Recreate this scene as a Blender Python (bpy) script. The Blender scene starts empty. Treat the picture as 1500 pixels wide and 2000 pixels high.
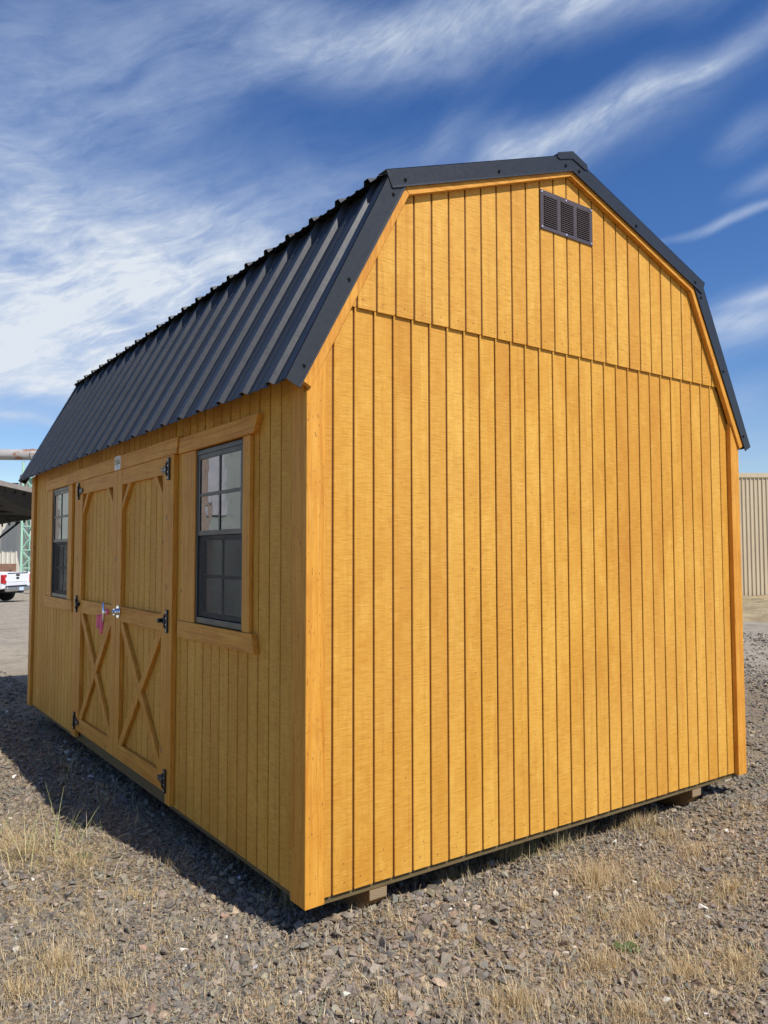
import bpy, bmesh, math, random
import numpy as np
from mathutils import Vector, Matrix

random.seed(7); rng = np.random.default_rng(7)
SC = bpy.context.scene
COL = SC.collection
ZB = 0.13                      # underside of the siding above the gravel

# ------------------------------------------------------------------ camera
CAM = Vector((-1.5468, -2.6624, 1.35 + ZB))
YAW, PITCH, ROLL, FPX = 0.62479, 0.05427, -0.00154, 1507.4
fwd = Vector((math.sin(YAW) * math.cos(PITCH), math.cos(YAW) * math.cos(PITCH), math.sin(PITCH)))
rgt = Vector((math.cos(YAW), -math.sin(YAW), 0)); upv = rgt.cross(fwd)
c_, s_ = math.cos(ROLL), math.sin(ROLL)
rgt, upv = c_ * rgt + s_ * upv, -s_ * rgt + c_ * upv
cd = bpy.data.cameras.new('camera'); cam = bpy.data.objects.new('camera', cd); COL.objects.link(cam)
cd.sensor_fit = 'HORIZONTAL'; cd.sensor_width = 36.0; cd.lens = 36.0 * FPX / 1500.0
cd.clip_start = 0.05; cd.clip_end = 3000
cam.matrix_world = Matrix(((rgt.x, upv.x, -fwd.x, CAM.x), (rgt.y, upv.y, -fwd.y, CAM.y), (rgt.z, upv.z, -fwd.z, CAM.z), (0, 0, 0, 1)))
SC.camera = cam

def ray(px, py):
    return rgt * ((px - 750) / FPX) - upv * ((py - 1000) / FPX) + fwd
def at_depth(px, py, d):
    return CAM + ray(px, py) * d
def azel(px, py):
    d = ray(px, py).normalized()
    return math.degrees(math.atan2(d.x, d.y)), math.degrees(math.asin(d.z))
def on_z(px, py, z=0.0):
    d = ray(px, py); return CAM + d * ((z - CAM.z) / d.z)

# ------------------------------------------------------------------ sun and exposure
SUN = Vector((0.103, -0.640, 0.7617)).normalized()
sd = bpy.data.lights.new('sun', 'SUN'); sun = bpy.data.objects.new('sun', sd); COL.objects.link(sun)
sd.energy = 5.0; sd.angle = math.radians(0.55); sd.color = (1.0, 0.95, 0.90)
sun.rotation_euler = SUN.to_track_quat('Z', 'Y').to_euler(); sun.location = (4, -30, 30)
SC.view_settings.view_transform = 'Standard'; SC.view_settings.look = 'None'
SC.view_settings.exposure = 0.08; SC.view_settings.gamma = 1.0; SC.view_settings.use_curve_mapping = False
SC.cycles.max_bounces = 8; SC.cycles.transparent_max_bounces = 12
SC.cycles.use_denoising = True
SC.cycles.sample_clamp_indirect = 6.0
SC.cycles.use_adaptive_sampling = True; SC.cycles.adaptive_threshold = 0.02

# ------------------------------------------------------------------ node helper
class NT:
    def __init__(s, tree): s.t = tree; s.n = tree.nodes; s.l = tree.links
    def new(s, typ, **kw):
        n = s.n.new(typ)
        for k, v in kw.items(): setattr(n, k, v)
        return n
    def put(s, sock, v):
        if hasattr(v, 'links') or isinstance(v, bpy.types.NodeSocket): s.l.new(v, sock)
        else: sock.default_value = v
    def math(s, op, a, b=None, c=None, clamp=False):
        n = s.new('ShaderNodeMath', operation=op); n.use_clamp = clamp
        s.put(n.inputs[0], a)
        if b is not None: s.put(n.inputs[1], b)
        if c is not None: s.put(n.inputs[2], c)
        return n.outputs[0]
    def vmath(s, op, a, b=None, out=0):
        n = s.new('ShaderNodeVectorMath', operation=op); s.put(n.inputs[0], a)
        if b is not None: s.put(n.inputs[1], b)
        return n.outputs[out]
    def mix(s, fac, a, b, blend='MIX'):
        n = s.new('ShaderNodeMix', data_type='RGBA', blend_type=blend); n.clamp_factor = True
        s.put(n.inputs[0], fac); s.put(n.inputs[6], a); s.put(n.inputs[7], b)
        return n.outputs[2]
    def noise(s, vec, scale=1.0, detail=4.0, rough=0.55, dist=0.0):
        n = s.new('ShaderNodeTexNoise'); s.put(n.inputs['Vector'], vec)
        n.inputs['Scale'].default_value = scale; n.inputs['Detail'].default_value = detail
        n.inputs['Roughness'].default_value = rough; n.inputs['Distortion'].default_value = dist
        return n.outputs['Fac'], n.outputs['Color']
    def ramp(s, fac, pts):
        n = s.new('ShaderNodeValToRGB'); s.put(n.inputs[0], fac)
        while len(n.color_ramp.elements) < len(pts): n.color_ramp.elements.new(0.5)
        for e, (p, c) in zip(n.color_ramp.elements, pts):
            e.position = p; e.color = (*c, 1) if len(c) == 3 else c
        return n.outputs[0]
    def rng(s, v, a, b, c=0.0, d=1.0, smooth=False):
        n = s.new('ShaderNodeMapRange'); n.clamp = True
        if smooth: n.interpolation_type = 'SMOOTHSTEP'
        s.put(n.inputs[0], v)
        for i, q in enumerate((a, b, c, d)): n.inputs[i + 1].default_value = q
        return n.outputs[0]
def g3(v): return (v, v, v)

# ------------------------------------------------------------------ world: sky with high cirrus
W = bpy.data.worlds.new('World'); SC.world = W; W.use_nodes = True
w = NT(W.node_tree); w.n.clear()
SKY_STRENGTH = 0.1
sky = w.new('ShaderNodeTexSky', sky_type='NISHITA'); sky.sun_disc = False
sky.sun_elevation = math.asin(SUN.z); sky.sun_rotation = math.atan2(SUN.x, SUN.y)
sky.altitude = 300; sky.air_density = 1.0; sky.dust_density = 0.4; sky.ozone_density = 2.2
hs = w.new('ShaderNodeHueSaturation'); hs.inputs['Hue'].default_value = 0.512; hs.inputs['Saturation'].default_value = 1.30; hs.inputs['Value'].default_value = 1.22
w.l.new(sky.outputs[0], hs.inputs['Color'])
tc = w.new('ShaderNodeTexCoord'); D = tc.outputs['Generated']
sep = w.new('ShaderNodeSeparateXYZ'); w.l.new(D, sep.inputs[0])
DEG = 180 / math.pi
az = w.math('MULTIPLY', w.math('ARCTAN2', sep.outputs[0], sep.outputs[1]), DEG)
el = w.math('MULTIPLY', w.math('ARCSINE', sep.outputs[2]), DEG)
# slow wandering of the air the clouds drift in
_, wc = w.noise(D, 5.0, 2, 0.5)
ws = w.new('ShaderNodeSeparateColor'); w.l.new(wc, ws.inputs[0])
azw = w.math('ADD', az, w.math('MULTIPLY', w.math('SUBTRACT', ws.outputs[0], 0.5), 5.0))
elw = w.math('ADD', el, w.math('MULTIPLY', w.math('SUBTRACT', ws.outputs[1], 0.5), 3.5))
cmb = w.new('ShaderNodeCombineXYZ'); w.l.new(azw, cmb.inputs[0]); w.l.new(elw, cmb.inputs[1])
def rotmap(ang, sx, sy, off=0):
    m = w.new('ShaderNodeMapping', vector_type='TEXTURE'); w.l.new(cmb.outputs[0], m.inputs[0])
    m.inputs['Rotation'].default_value = (0, 0, math.radians(ang)); m.inputs['Scale'].default_value = (sx, sy, 1)
    m.inputs['Location'].default_value = (off, off * 0.7, 0)
    return m.outputs[0]
fib, _ = w.noise(rotmap(20, 9, 2.4), 1.0, 8, 0.64, 0.35)          # fibrous streaks
puff, _ = w.noise(rotmap(8, 12, 6, 31), 1.0, 6, 0.58, 0.1)          # broad soft sheets
fine, _ = w.noise(rotmap(24, 2.6, 0.75, 77), 1.0, 8, 0.68, 0.7)
K = 0.0365                                                          # degrees per photo pixel
def cloud(px, py, sl, ss, ang, amp):
    a0, e0 = azel(px, py)
    ca, sa = math.cos(math.radians(ang)), math.sin(math.radians(ang))
    da = w.math('SUBTRACT', azw, a0); de = w.math('SUBTRACT', elw, e0)
    u = w.math('ADD', w.math('MULTIPLY', da, ca / (sl * K)), w.math('MULTIPLY', de, sa / (sl * K)))
    v = w.math('ADD', w.math('MULTIPLY', da, -sa / (ss * K)), w.math('MULTIPLY', de, ca / (ss * K)))
    r2 = w.math('ADD', w.math('MULTIPLY', u, u), w.math('MULTIPLY', v, v))
    return w.math('MULTIPLY', w.math('EXPONENT', w.math('MULTIPLY', r2, -1.0)), amp)
CL = [(60, 470, 340, 200, -8, 0.90), (330, 620, 380, 150, 14, 0.76), (80, 690, 430, 75, 3, 0.70), (20, 797, 200, 12, -6, 0.5),
      (560, 440, 280, 110, 14, 0.45), (120, 110, 330, 130, 20, 0.40), (340, 215, 190, 40, 20, 0.38),
      (1060, 15, 640, 58, 6, 0.95), (620, 50, 260, 50, -6, 0.45), (1120, 262, 190, 28, 16, 1.0), (1340, 170, 230, 22, 22, 0.72), (1300, 215, 200, 50, 20, 0.25),
      (1000, 290, 70, 40, 30, 0.42), (880, 270, 110, 40, 30, 0.25), (1445, 625, 95, 40, 12, 0.90), (1465, 583, 42, 9, 4, 0.5),
      (1425, 426, 130, 8, 8, 0.60), (1480, 255, 70, 28, 18, 0.40), (1500, 350, 60, 20, 14, 0.35), (1460, 800, 130, 60, 10, 0.30),
      (1470, 890, 130, 40, 0, 0.40), (30, 905, 120, 22, 0, 0.28), (20, 570, 160, 60, 0, 0.35)]
tot = None
for c in CL:
    g = cloud(*c); tot = g if tot is None else w.math('ADD', tot, g)
tex = w.math('ADD', w.math('MULTIPLY', w.rng(fib, 0.30, 0.72), 0.62), w.math('MULTIPLY', w.rng(puff, 0.3, 0.7), 0.50))
tex = w.math('ADD', tex, w.math('MULTIPLY', w.math('SUBTRACT', fine, 0.5), 0.9))
# cirrus over the rest of the sky, outside the part that the photograph shows
inside = w.rng(w.math('ABSOLUTE', w.math('SUBTRACT', az, 35.8)), 26, 40)
wide = w.math('MULTIPLY', w.rng(w.math('ADD', w.math('MULTIPLY', puff, 0.6), w.math('MULTIPLY', fib, 0.4)), 0.44, 0.62, 0, 0.36),
              w.math('MAXIMUM', inside, w.rng(el, 34, 44)))
veil = w.math('MULTIPLY', w.rng(w.math('ADD', w.math('MULTIPLY', puff, 0.5), w.math('MULTIPLY', fib, 0.5)), 0.40, 0.75), 0.34)
m = w.math('ADD', w.math('MULTIPLY', tot, w.math('ADD', w.math('MULTIPLY', tex, 0.70), 0.42)), w.math('MULTIPLY', veil, w.rng(tot, 0.05, 0.45, 0.15, 1.0)))
m = w.math('MAXIMUM', m, wide)
m = w.rng(m, 0.05, 1.30, 0.0, 0.96)
m = w.math('MULTIPLY', m, w.rng(el, -1.0, 2.0))
cc = w.ramp(m, [(0.0, (4.4, 5.5, 7.6)), (0.5, (4.9, 5.9, 7.6)), (1.0, (7.4, 7.9, 8.5))])
skyc = w.mix(m, hs.outputs[0], cc)
bg = w.new('ShaderNodeBackground'); w.l.new(skyc, bg.inputs[0]); bg.inputs[1].default_value = SKY_STRENGTH
wo = w.new('ShaderNodeOutputWorld'); w.l.new(bg.outputs[0], wo.inputs[0])

# ------------------------------------------------------------------ materials
MATS = {}
def mat_new(name):
    m = bpy.data.materials.new(name); m.use_nodes = True
    t = NT(m.node_tree); b = t.n['Principled BSDF']; MATS[name] = m
    return m, t, b
def bump(t, b, h, strength=0.4, dist=0.002):
    n = t.new('ShaderNodeBump'); n.inputs['Strength'].default_value = strength; n.inputs['Distance'].default_value = dist
    t.put(n.inputs['Height'], h); t.l.new(n.outputs[0], b.inputs['Normal'])
def scaled(t, vec, s):
    m = t.new('ShaderNodeMapping'); t.put(m.inputs[0], vec); m.inputs['Scale'].default_value = s
    return m.outputs[0]
def plain(name, col, rough=0.5, metal=0.0, var=0.12, nscale=8.0, spec=0.5):
    m, t, b = mat_new(name)
    pos = t.new('ShaderNodeNewGeometry').outputs['Position']
    f, _ = t.noise(pos, nscale, 5, 0.6)
    lo = tuple(c * (1 - var) for c in col); hi = tuple(min(1, c * (1 + var)) for c in col)
    t.l.new(t.ramp(f, [(0.3, lo), (0.7, hi)]), b.inputs['Base Color'])
    t.put(b.inputs['Roughness'], t.rng(f, 0.3, 0.7, rough * 0.85, min(1, rough * 1.15)))
    b.inputs['Metallic'].default_value = metal; b.inputs['Specular IOR Level'].default_value = spec
    return m

def wood_siding():
    m, t, b = mat_new('stained_rough_siding')
    pos = t.new('ShaderNodeNewGeometry').outputs['Position']
    oi = t.new('ShaderNodeObjectInfo').outputs['Random']
    big, _ = t.noise(scaled(t, pos, (3.2, 3.2, 1.3)), 1.0, 5, 0.6, 0.6)
    blot, _ = t.noise(scaled(t, pos, (16, 16, 5.5)), 1.0, 5, 0.65, 0.9)
    saw, _ = t.noise(scaled(t, pos, (13, 13, 150)), 1.0, 6, 0.74, 0.15)
    saw2, _ = t.noise(scaled(t, pos, (130, 130, 420)), 1.0, 4, 0.74)
    gr, _ = t.noise(scaled(t, pos, (230, 230, 7)), 1.0, 3, 0.6)
    col = t.ramp(big, [(0.28, (0.52, 0.232, 0.024)), (0.5, (0.62, 0.312, 0.038)), (0.72, (0.70, 0.385, 0.060))])
    col = t.mix(t.rng(blot, 0.50, 0.72, 0, 0.55), col, (0.55, 0.23, 0.024, 1))
    col = t.mix(t.rng(blot, 0.30, 0.46, 0.45, 0), col, (0.76, 0.45, 0.10, 1))
    col = t.mix(t.rng(oi, 0.35, 1, 0, 0.50), col, (0.50, 0.205, 0.022, 1))
    col = t.mix(t.rng(oi, 0.0, 0.30, 0.20, 0), col, (0.76, 0.46, 0.105, 1))
    huge, _ = t.noise(scaled(t, pos, (0.8, 0.8, 0.7)), 1.0, 3, 0.5)
    col = t.mix(t.rng(huge, 0.42, 0.68, 0, 0.28), col, (0.78, 0.46, 0.10, 1))
    run, _ = t.noise(scaled(t, pos, (45, 45, 1.1)), 1.0, 4, 0.6, 0.3)
    col = t.mix(t.rng(run, 0.54, 0.74, 0, 0.50), col, (0.46, 0.18, 0.018, 1))
    col = t.mix(t.math('MULTIPLY', t.rng(saw, 0.50, 0.67), 0.62), col, (0.40, 0.165, 0.018, 1))
    col = t.mix(t.math('MULTIPLY', t.rng(saw, 0.32, 0.46, 1, 0), 0.40), col, (0.80, 0.50, 0.13, 1))
    # broken dark dashes of the rough-sawn face
    dash = t.math('MULTIPLY', t.rng(saw2, 0.60, 0.68), t.rng(blot, 0.36, 0.6, 0.25, 1.0))
    col = t.mix(t.math('MULTIPLY', dash, 0.88), col, (0.20, 0.075, 0.010, 1))
    col = t.mix(t.math('MULTIPLY', t.rng(gr, 0.56, 0.75), 0.22), col, (0.36, 0.15, 0.02, 1))
    t.l.new(col, b.inputs['Base Color'])
    b.inputs['Roughness'].default_value = 0.62; b.inputs['Specular IOR Level'].default_value = 0.28
    h = t.math('ADD', t.math('MULTIPLY', saw, 0.9), t.math('MULTIPLY', saw2, 0.8))
    bump(t, b, h, 0.75, 0.0022)
    return m
def wood_trim(axis, name, tint=1.0):
    m, t, b = mat_new(name)
    pos = t.new('ShaderNodeNewGeometry').outputs['Position']
    oi = t.new('ShaderNodeObjectInfo').outputs['Random']
    off = t.new('ShaderNodeCombineXYZ')
    for i in range(3): t.put(off.inputs[i], t.math('MULTIPLY', oi, 17.0 + 5 * i))
    p = t.vmath('ADD', pos, off.outputs[0])
    s1 = [30, 30, 30]; s1[axis] = 1.4; s2 = [150, 150, 150]; s2[axis] = 5; s3 = [22, 22, 22]; s3[axis] = 7
    g1, _ = t.noise(scaled(t, p, s1), 1.0, 5, 0.6, 1.6)
    g2, _ = t.noise(scaled(t, p, s2), 1.0, 4, 0.65, 0.4)
    bl, _ = t.noise(p, 5.0, 4, 0.6)
    A = tuple(c * tint for c in (0.50, 0.190, 0.020)); B = tuple(c * tint for c in (0.64, 0.293, 0.036)); C = tuple(c * tint for c in (0.69, 0.352, 0.060))
    col = t.ramp(g1, [(0.30, A), (0.5, B), (0.72, C)])
    col = t.mix(t.rng(bl, 0.45, 0.7, 0, 0.5), col, (*A, 1))
    col = t.mix(t.rng(g2, 0.52, 0.72, 0, 0.55), col, (0.30 * tint, 0.105 * tint, 0.014, 1))
    # knots
    vo = t.new('ShaderNodeTexVoronoi'); t.l.new(scaled(t, p, (5.5, 5.5, 5.5)), vo.inputs['Vector']); vo.inputs['Scale'].default_value = 1.0
    sc = t.new('ShaderNodeSeparateColor'); t.l.new(vo.outputs['Color'], sc.inputs[0])
    kn = t.math('MULTIPLY', t.rng(vo.outputs['Distance'], 0.05, 0.13, 1, 0, True), t.math('GREATER_THAN', sc.outputs[0], 0.52))
    kc = t.ramp(vo.outputs['Distance'], [(0.0, (0.34, 0.17, 0.06)), (0.05, (0.46, 0.24, 0.08)), (0.085, (0.20, 0.075, 0.015)), (0.13, (0.42, 0.17, 0.03))])
    col = t.mix(kn, col, kc)
    fl, _ = t.noise(scaled(t, p, s3), 7.0, 2, 0.5)
    col = t.mix(t.rng(fl, 0.66, 0.71, 0, 0.65), col, (0.13, 0.05, 0.012, 1))
    t.l.new(col, b.inputs['Base Color']); b.inputs['Roughness'].default_value = 0.58; b.inputs['Specular IOR Level'].default_value = 0.3
    bump(t, b, t.math('ADD', g2, t.math('MULTIPLY', g1, 0.5)), 0.35, 0.0012)
    return m
M_SID = wood_siding()
M_TX, M_TY, M_TZ = wood_trim(0, 'cedar_trim_x'), wood_trim(1, 'cedar_trim_y'), wood_trim(2, 'cedar_trim_z')
M_GROOVE = plain('groove_stain', (0.14, 0.048, 0.008), 0.75, 0, 0.2, 20)
M_TREAT = plain('treated_lumber', (0.125, 0.088, 0.035), 0.8, 0, 0.2, 14)
M_ENDG = None
def endgrain():
    m, t, b = mat_new('lumber_end_grain')
    pos = t.new('ShaderNodeNewGeometry').outputs['Position']
    wv = t.new('ShaderNodeTexWave', wave_type='RINGS', rings_direction='Y'); t.l.new(t.vmath('ADD', pos, (-0.33, 0, 0.03)), wv.inputs['Vector'])
    wv.inputs['Scale'].default_value = 38; wv.inputs['Distortion'].default_value = 2.0; wv.inputs['Detail'].default_value = 3
    t.l.new(t.ramp(wv.outputs['Fac'], [(0.2, (0.22, 0.155, 0.085)), (0.8, (0.30, 0.22, 0.13))]), b.inputs['Base Color'])
    b.inputs['Roughness'].default_value = 0.85
    return m
M_ENDG = endgrain()
M_SKID = plain('skid_lumber', (0.22, 0.11, 0.035), 0.8, 0, 0.25, 12)
def roof_metal():
    m, t, b = mat_new('charcoal_painted_steel')
    pos = t.new('ShaderNodeNewGeometry').outputs['Position']
    f, _ = t.noise(pos, 2.5, 5, 0.6); d, _ = t.noise(pos, 40, 3, 0.6)
    t.l.new(t.ramp(f, [(0.3, (0.016, 0.0182, 0.021)), (0.7, (0.021, 0.0235, 0.0265))]), b.inputs['Base Color'])
    t.put(b.inputs['Roughness'], t.rng(d, 0.3, 0.7, 0.38, 0.46)); b.inputs['Specular IOR Level'].default_value = 0.5
    ft, _ = t.noise(scaled(t, pos, (1.3, 6, 1.3)), 1.0, 3, 0.5)
    bump(t, b, t.math('ADD', f, ft), 0.16, 0.02)
    return m
M_ROOF = roof_metal()
M_SCREW = plain('black_screw', (0.012, 0.012, 0.013), 0.45)
M_VENT = plain('brown_vent_metal', (0.072, 0.055, 0.055), 0.45, 0, 0.08)
M_VOID = plain('vent_void', (0.01, 0.008, 0.008), 0.9)
M_SILVER = plain('bright_screw', (0.75, 0.75, 0.74), 0.3, 0.6)
M_BLACK = plain('black_window_vinyl', (0.022, 0.025, 0.028), 0.42)
M_HINGE = plain('black_hinge_steel', (0.012, 0.013, 0.014), 0.42)
M_CHROME = plain('chrome', (0.82, 0.82, 0.84), 0.12, 1.0, 0.03)
M_PINK = plain('pink_ribbon', (0.98, 0.19, 0.27), 0.6)
M_DECK = plain('roof_sheathing', (0.20, 0.12, 0.06), 0.85, 0, 0.3, 30)
M_INT = plain('interior_panel', (0.22, 0.21, 0.17), 0.8, 0, 0.15, 10)
M_WHITE = plain('white_paint', (0.78, 0.79, 0.80), 0.35, 0, 0.03)
M_TYRE = plain('tyre_rubber', (0.018, 0.018, 0.019), 0.8)
M_DARK = plain('dark_underbody', (0.02, 0.02, 0.022), 0.7)
M_STEEL = plain('bumper_steel', (0.42, 0.42, 0.43), 0.3, 0.85)
M_RED = plain('red_lens', (0.50, 0.012, 0.02), 0.15)
M_LENSW = plain('clear_lens', (0.8, 0.78, 0.8), 0.15)
M_CARGLASS = plain('dark_car_glass', (0.02, 0.024, 0.028), 0.06)
M_PLATE = plain('licence_plate', (0.55, 0.66, 0.82), 0.4)
M_GREEN = plain('pale_green_steel', (0.34, 0.56, 0.42), 0.5, 0, 0.15)
M_CANOPY = plain('shaded_canopy_timber', (0.008, 0.007, 0.006), 0.85, 0, 0.35, 3)  # near-black base colour has the shade of the canopy's underside put into it
M_FASCIA = plain('weathered_fascia', (0.34, 0.29, 0.25), 0.8, 0, 0.2, 3)
def metal_wall(name, a, bcol):
    m, t, b = mat_new(name)
    pos = t.new('ShaderNodeNewGeometry').outputs['Position']
    f, _ = t.noise(scaled(t, pos, (1.2, 1.2, 0.5)), 1.0, 5, 0.6); d, _ = t.noise(scaled(t, pos, (9, 9, 0.7)), 1.0, 5, 0.65)
    col = t.ramp(f, [(0.3, a), (0.7, bcol)])
    col = t.mix(t.rng(d, 0.5, 0.75, 0, 0.3), col, tuple(c * 0.72 for c in a) + (1,))
    t.l.new(col, b.inputs['Base Color']); b.inputs['Roughness'].default_value = 0.55
    return m
M_BEIGE = metal_wall('beige_metal_siding', (0.50, 0.41, 0.27), (0.56, 0.465, 0.315))
M_CREAM = metal_wall('cream_metal_siding', (0.60, 0.56, 0.46), (0.66, 0.62, 0.52))
M_TAN = metal_wall('tan_metal_siding', (0.44, 0.35, 0.23), (0.50, 0.40, 0.27))
M_TAUPE = metal_wall('taupe_metal_siding', (0.20, 0.165, 0.14), (0.24, 0.20, 0.17))
M_BRICK = plain('brown_base_wall', (0.30, 0.17, 0.11), 0.85, 0, 0.2, 2)
def pipe_mat():
    m, t, b = mat_new('rusty_white_pipe')
    pos = t.new('ShaderNodeNewGeometry').outputs['Position']
    f, _ = t.noise(scaled(t, pos, (0.55, 0.55, 1.6)), 1.0, 6, 0.65, 0.7)
    t.l.new(t.ramp(f, [(0.40, (0.40, 0.385, 0.37)), (0.54, (0.33, 0.30, 0.28)), (0.60, (0.28, 0.12, 0.06)), (0.74, (0.26, 0.11, 0.06))]), b.inputs['Base Color'])
    b.inputs['Roughness'].default_value = 0.7
    return m
M_PIPE = pipe_mat()
def glass_mat():
    m = bpy.data.materials.new('window_glass'); m.use_nodes = True; t = NT(m.node_tree); t.n.clear()
    fr = t.new('ShaderNodeFresnel'); fr.inputs[0].default_value = 2.15
    gl = t.new('ShaderNodeBsdfGlossy'); gl.inputs['Roughness'].default_value = 0.01; gl.inputs['Color'].default_value = (0.96, 0.98, 1, 1)
    tr = t.new('ShaderNodeBsdfTransparent'); tr.inputs[0].default_value = (0.80, 0.83, 0.82, 1)
    pos = t.new('ShaderNodeNewGeometry').outputs['Position']
    f, _ = t.noise(pos, 5.0, 2, 0.5)
    bp = t.new('ShaderNodeBump'); bp.inputs['Strength'].default_value = 0.05; bp.inputs['Distance'].default_value = 0.02; t.l.new(f, bp.inputs['Height'])
    t.l.new(bp.outputs[0], gl.inputs['Normal'])
    mx = t.new('ShaderNodeMixShader'); t.l.new(fr.outputs[0], mx.inputs[0]); t.l.new(tr.outputs[0], mx.inputs[1]); t.l.new(gl.outputs[0], mx.inputs[2])
    o = t.new('ShaderNodeOutputMaterial'); t.l.new(mx.outputs[0], o.inputs[0])
    return m
M_GLASS = glass_mat()
def screen_mat():
    m = bpy.data.materials.new('insect_screen'); m.use_nodes = True; t = NT(m.node_tree); t.n.clear()
    df = t.new('ShaderNodeBsdfDiffuse'); df.inputs[0].default_value = (0.125, 0.12, 0.108, 1)
    tr = t.new('ShaderNodeBsdfTransparent')
    pos = t.new('ShaderNodeNewGeometry').outputs['Position']
    f, _ = t.noise(scaled(t, pos, (6, 6, 4)), 1.0, 2, 0.5, 1.0)
    mx = t.new('ShaderNodeMixShader'); t.l.new(t.rng(f, 0.3, 0.7, 0.30, 0.46), mx.inputs[0]); t.l.new(tr.outputs[0], mx.inputs[1]); t.l.new(df.outputs[0], mx.inputs[2])
    o = t.new('ShaderNodeOutputMaterial'); t.l.new(mx.outputs[0], o.inputs[0])
    return m
M_SCREEN = screen_mat()
def ground_mat():
    m, t, b = mat_new('gravel_ground')
    pos = t.new('ShaderNodeNewGeometry').outputs['Position']
    vo = t.new('ShaderNodeTexVoronoi'); t.l.new(pos, vo.inputs['Vector']); vo.inputs['Scale'].default_value = 42
    v2 = t.new('ShaderNodeTexVoronoi'); t.l.new(pos, v2.inputs['Vector']); v2.inputs['Scale'].default_value = 95
    big, _ = t.noise(pos, 0.45, 5, 0.6); med, _ = t.noise(pos, 2.6, 5, 0.65); fin, _ = t.noise(pos, 60, 4, 0.7)
    sc = t.new('ShaderNodeSeparateColor'); t.l.new(vo.outputs['Color'], sc.inputs[0])
    col = t.ramp(sc.outputs[0], [(0.0, (0.15, 0.118, 0.086)), (0.45, (0.225, 0.180, 0.130)), (0.8, (0.29, 0.235, 0.168)), (1.0, (0.36, 0.30, 0.22))])
    col = t.mix(t.rng(med, 0.40, 0.62, 0, 0.7), col, (0.30, 0.225, 0.13, 1))
    # the yard away from the shed is finer, paler, driven-over gravel
    dist = t.vmath('LENGTH', t.vmath('MULTIPLY', t.vmath('SUBTRACT', pos, (1.5, 1.5, 0)), (1, 1, 0)), None, 1)
    far = t.rng(t.math('ADD', dist, t.math('MULTIPLY', big, 3.0)), 6.5, 9.5)
    yard = t.ramp(t.math('ADD', t.math('MULTIPLY', big, 0.6), t.math('MULTIPLY', med, 0.4)), [(0.36, (0.25, 0.215, 0.16)), (0.5, (0.47, 0.405, 0.30)), (0.64, (0.33, 0.285, 0.225))])
    sp, _ = t.noise(pos, 7.0, 6, 0.75)
    yard = t.mix(t.rng(sp, 0.50, 0.66, 0, 0.6), yard, (0.17, 0.15, 0.125, 1))
    yard = t.mix(t.rng(sc.outputs[1], 0.75, 1.0, 0, 0.35), yard, (0.16, 0.145, 0.125, 1))
    col = t.mix(far, col, yard)
    col = t.mix(t.rng(fin, 0.5, 0.8, 0, 0.3), col, (0.08, 0.07, 0.06, 1))
    t.l.new(col, b.inputs['Base Color']); b.inputs['Roughness'].default_value = 0.92; b.inputs['Specular IOR Level'].default_value = 0.2
    h = t.math('ADD', t.math('MULTIPLY', vo.outputs['Distance'], -1.0), t.math('MULTIPLY', v2.outputs['Distance'], -0.4))
    bump(t, b, t.math('ADD', h, t.math('MULTIPLY', fin, 0.4)), 0.9, 0.02)
    return m
M_GROUND = ground_mat()
def attr_mat(name, rough, trans=0.0, var=0.25, nscale=120):
    m, t, b = mat_new(name)
    at = t.new('ShaderNodeAttribute'); at.attribute_name = 'tint'
    pos = t.new('ShaderNodeNewGeometry').outputs['Position']
    f, _ = t.noise(pos, nscale, 4, 0.65)
    k = t.rng(f, 0.25, 0.75, 1 - var, 1 + var)
    cb = t.new('ShaderNodeCombineXYZ')
    for i in range(3): t.put(cb.inputs[i], k)
    t.l.new(t.vmath('MULTIPLY', at.outputs['Color'], cb.outputs[0]), b.inputs['Base Color'])
    b.inputs['Roughness'].default_value = rough; b.inputs['Specular IOR Level'].default_value = 0.25
    if trans:
        b.inputs['Subsurface Weight'].default_value = 0.0
    else:
        bump(t, b, f, 0.5, 0.004)
    return m
M_STONE = attr_mat('crushed_stone', 0.85)
M_BLADE = attr_mat('dry_grass_blade', 0.7, 1.0, 0.12, 30)
def straw_mat():
    m, t, b = mat_new('dry_verge_grass')
    pos = t.new('ShaderNodeNewGeometry').outputs['Position']
    f, _ = t.noise(scaled(t, pos, (0.5, 0.5, 2)), 1.6, 6, 0.65); d, _ = t.noise(pos, 9, 5, 0.7)
    col = t.ramp(f, [(0.3, (0.24, 0.18, 0.09)), (0.55, (0.44, 0.34, 0.18)), (0.75, (0.52, 0.42, 0.24))])
    col = t.mix(t.rng(d, 0.52, 0.8, 0, 0.5), col, (0.20, 0.15, 0.07, 1))
    t.l.new(col, b.inputs['Base Color']); b.inputs['Roughness'].default_value = 0.9
    bump(t, b, d, 0.8, 0.1)
    return m
M_STRAW = straw_mat()

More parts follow.
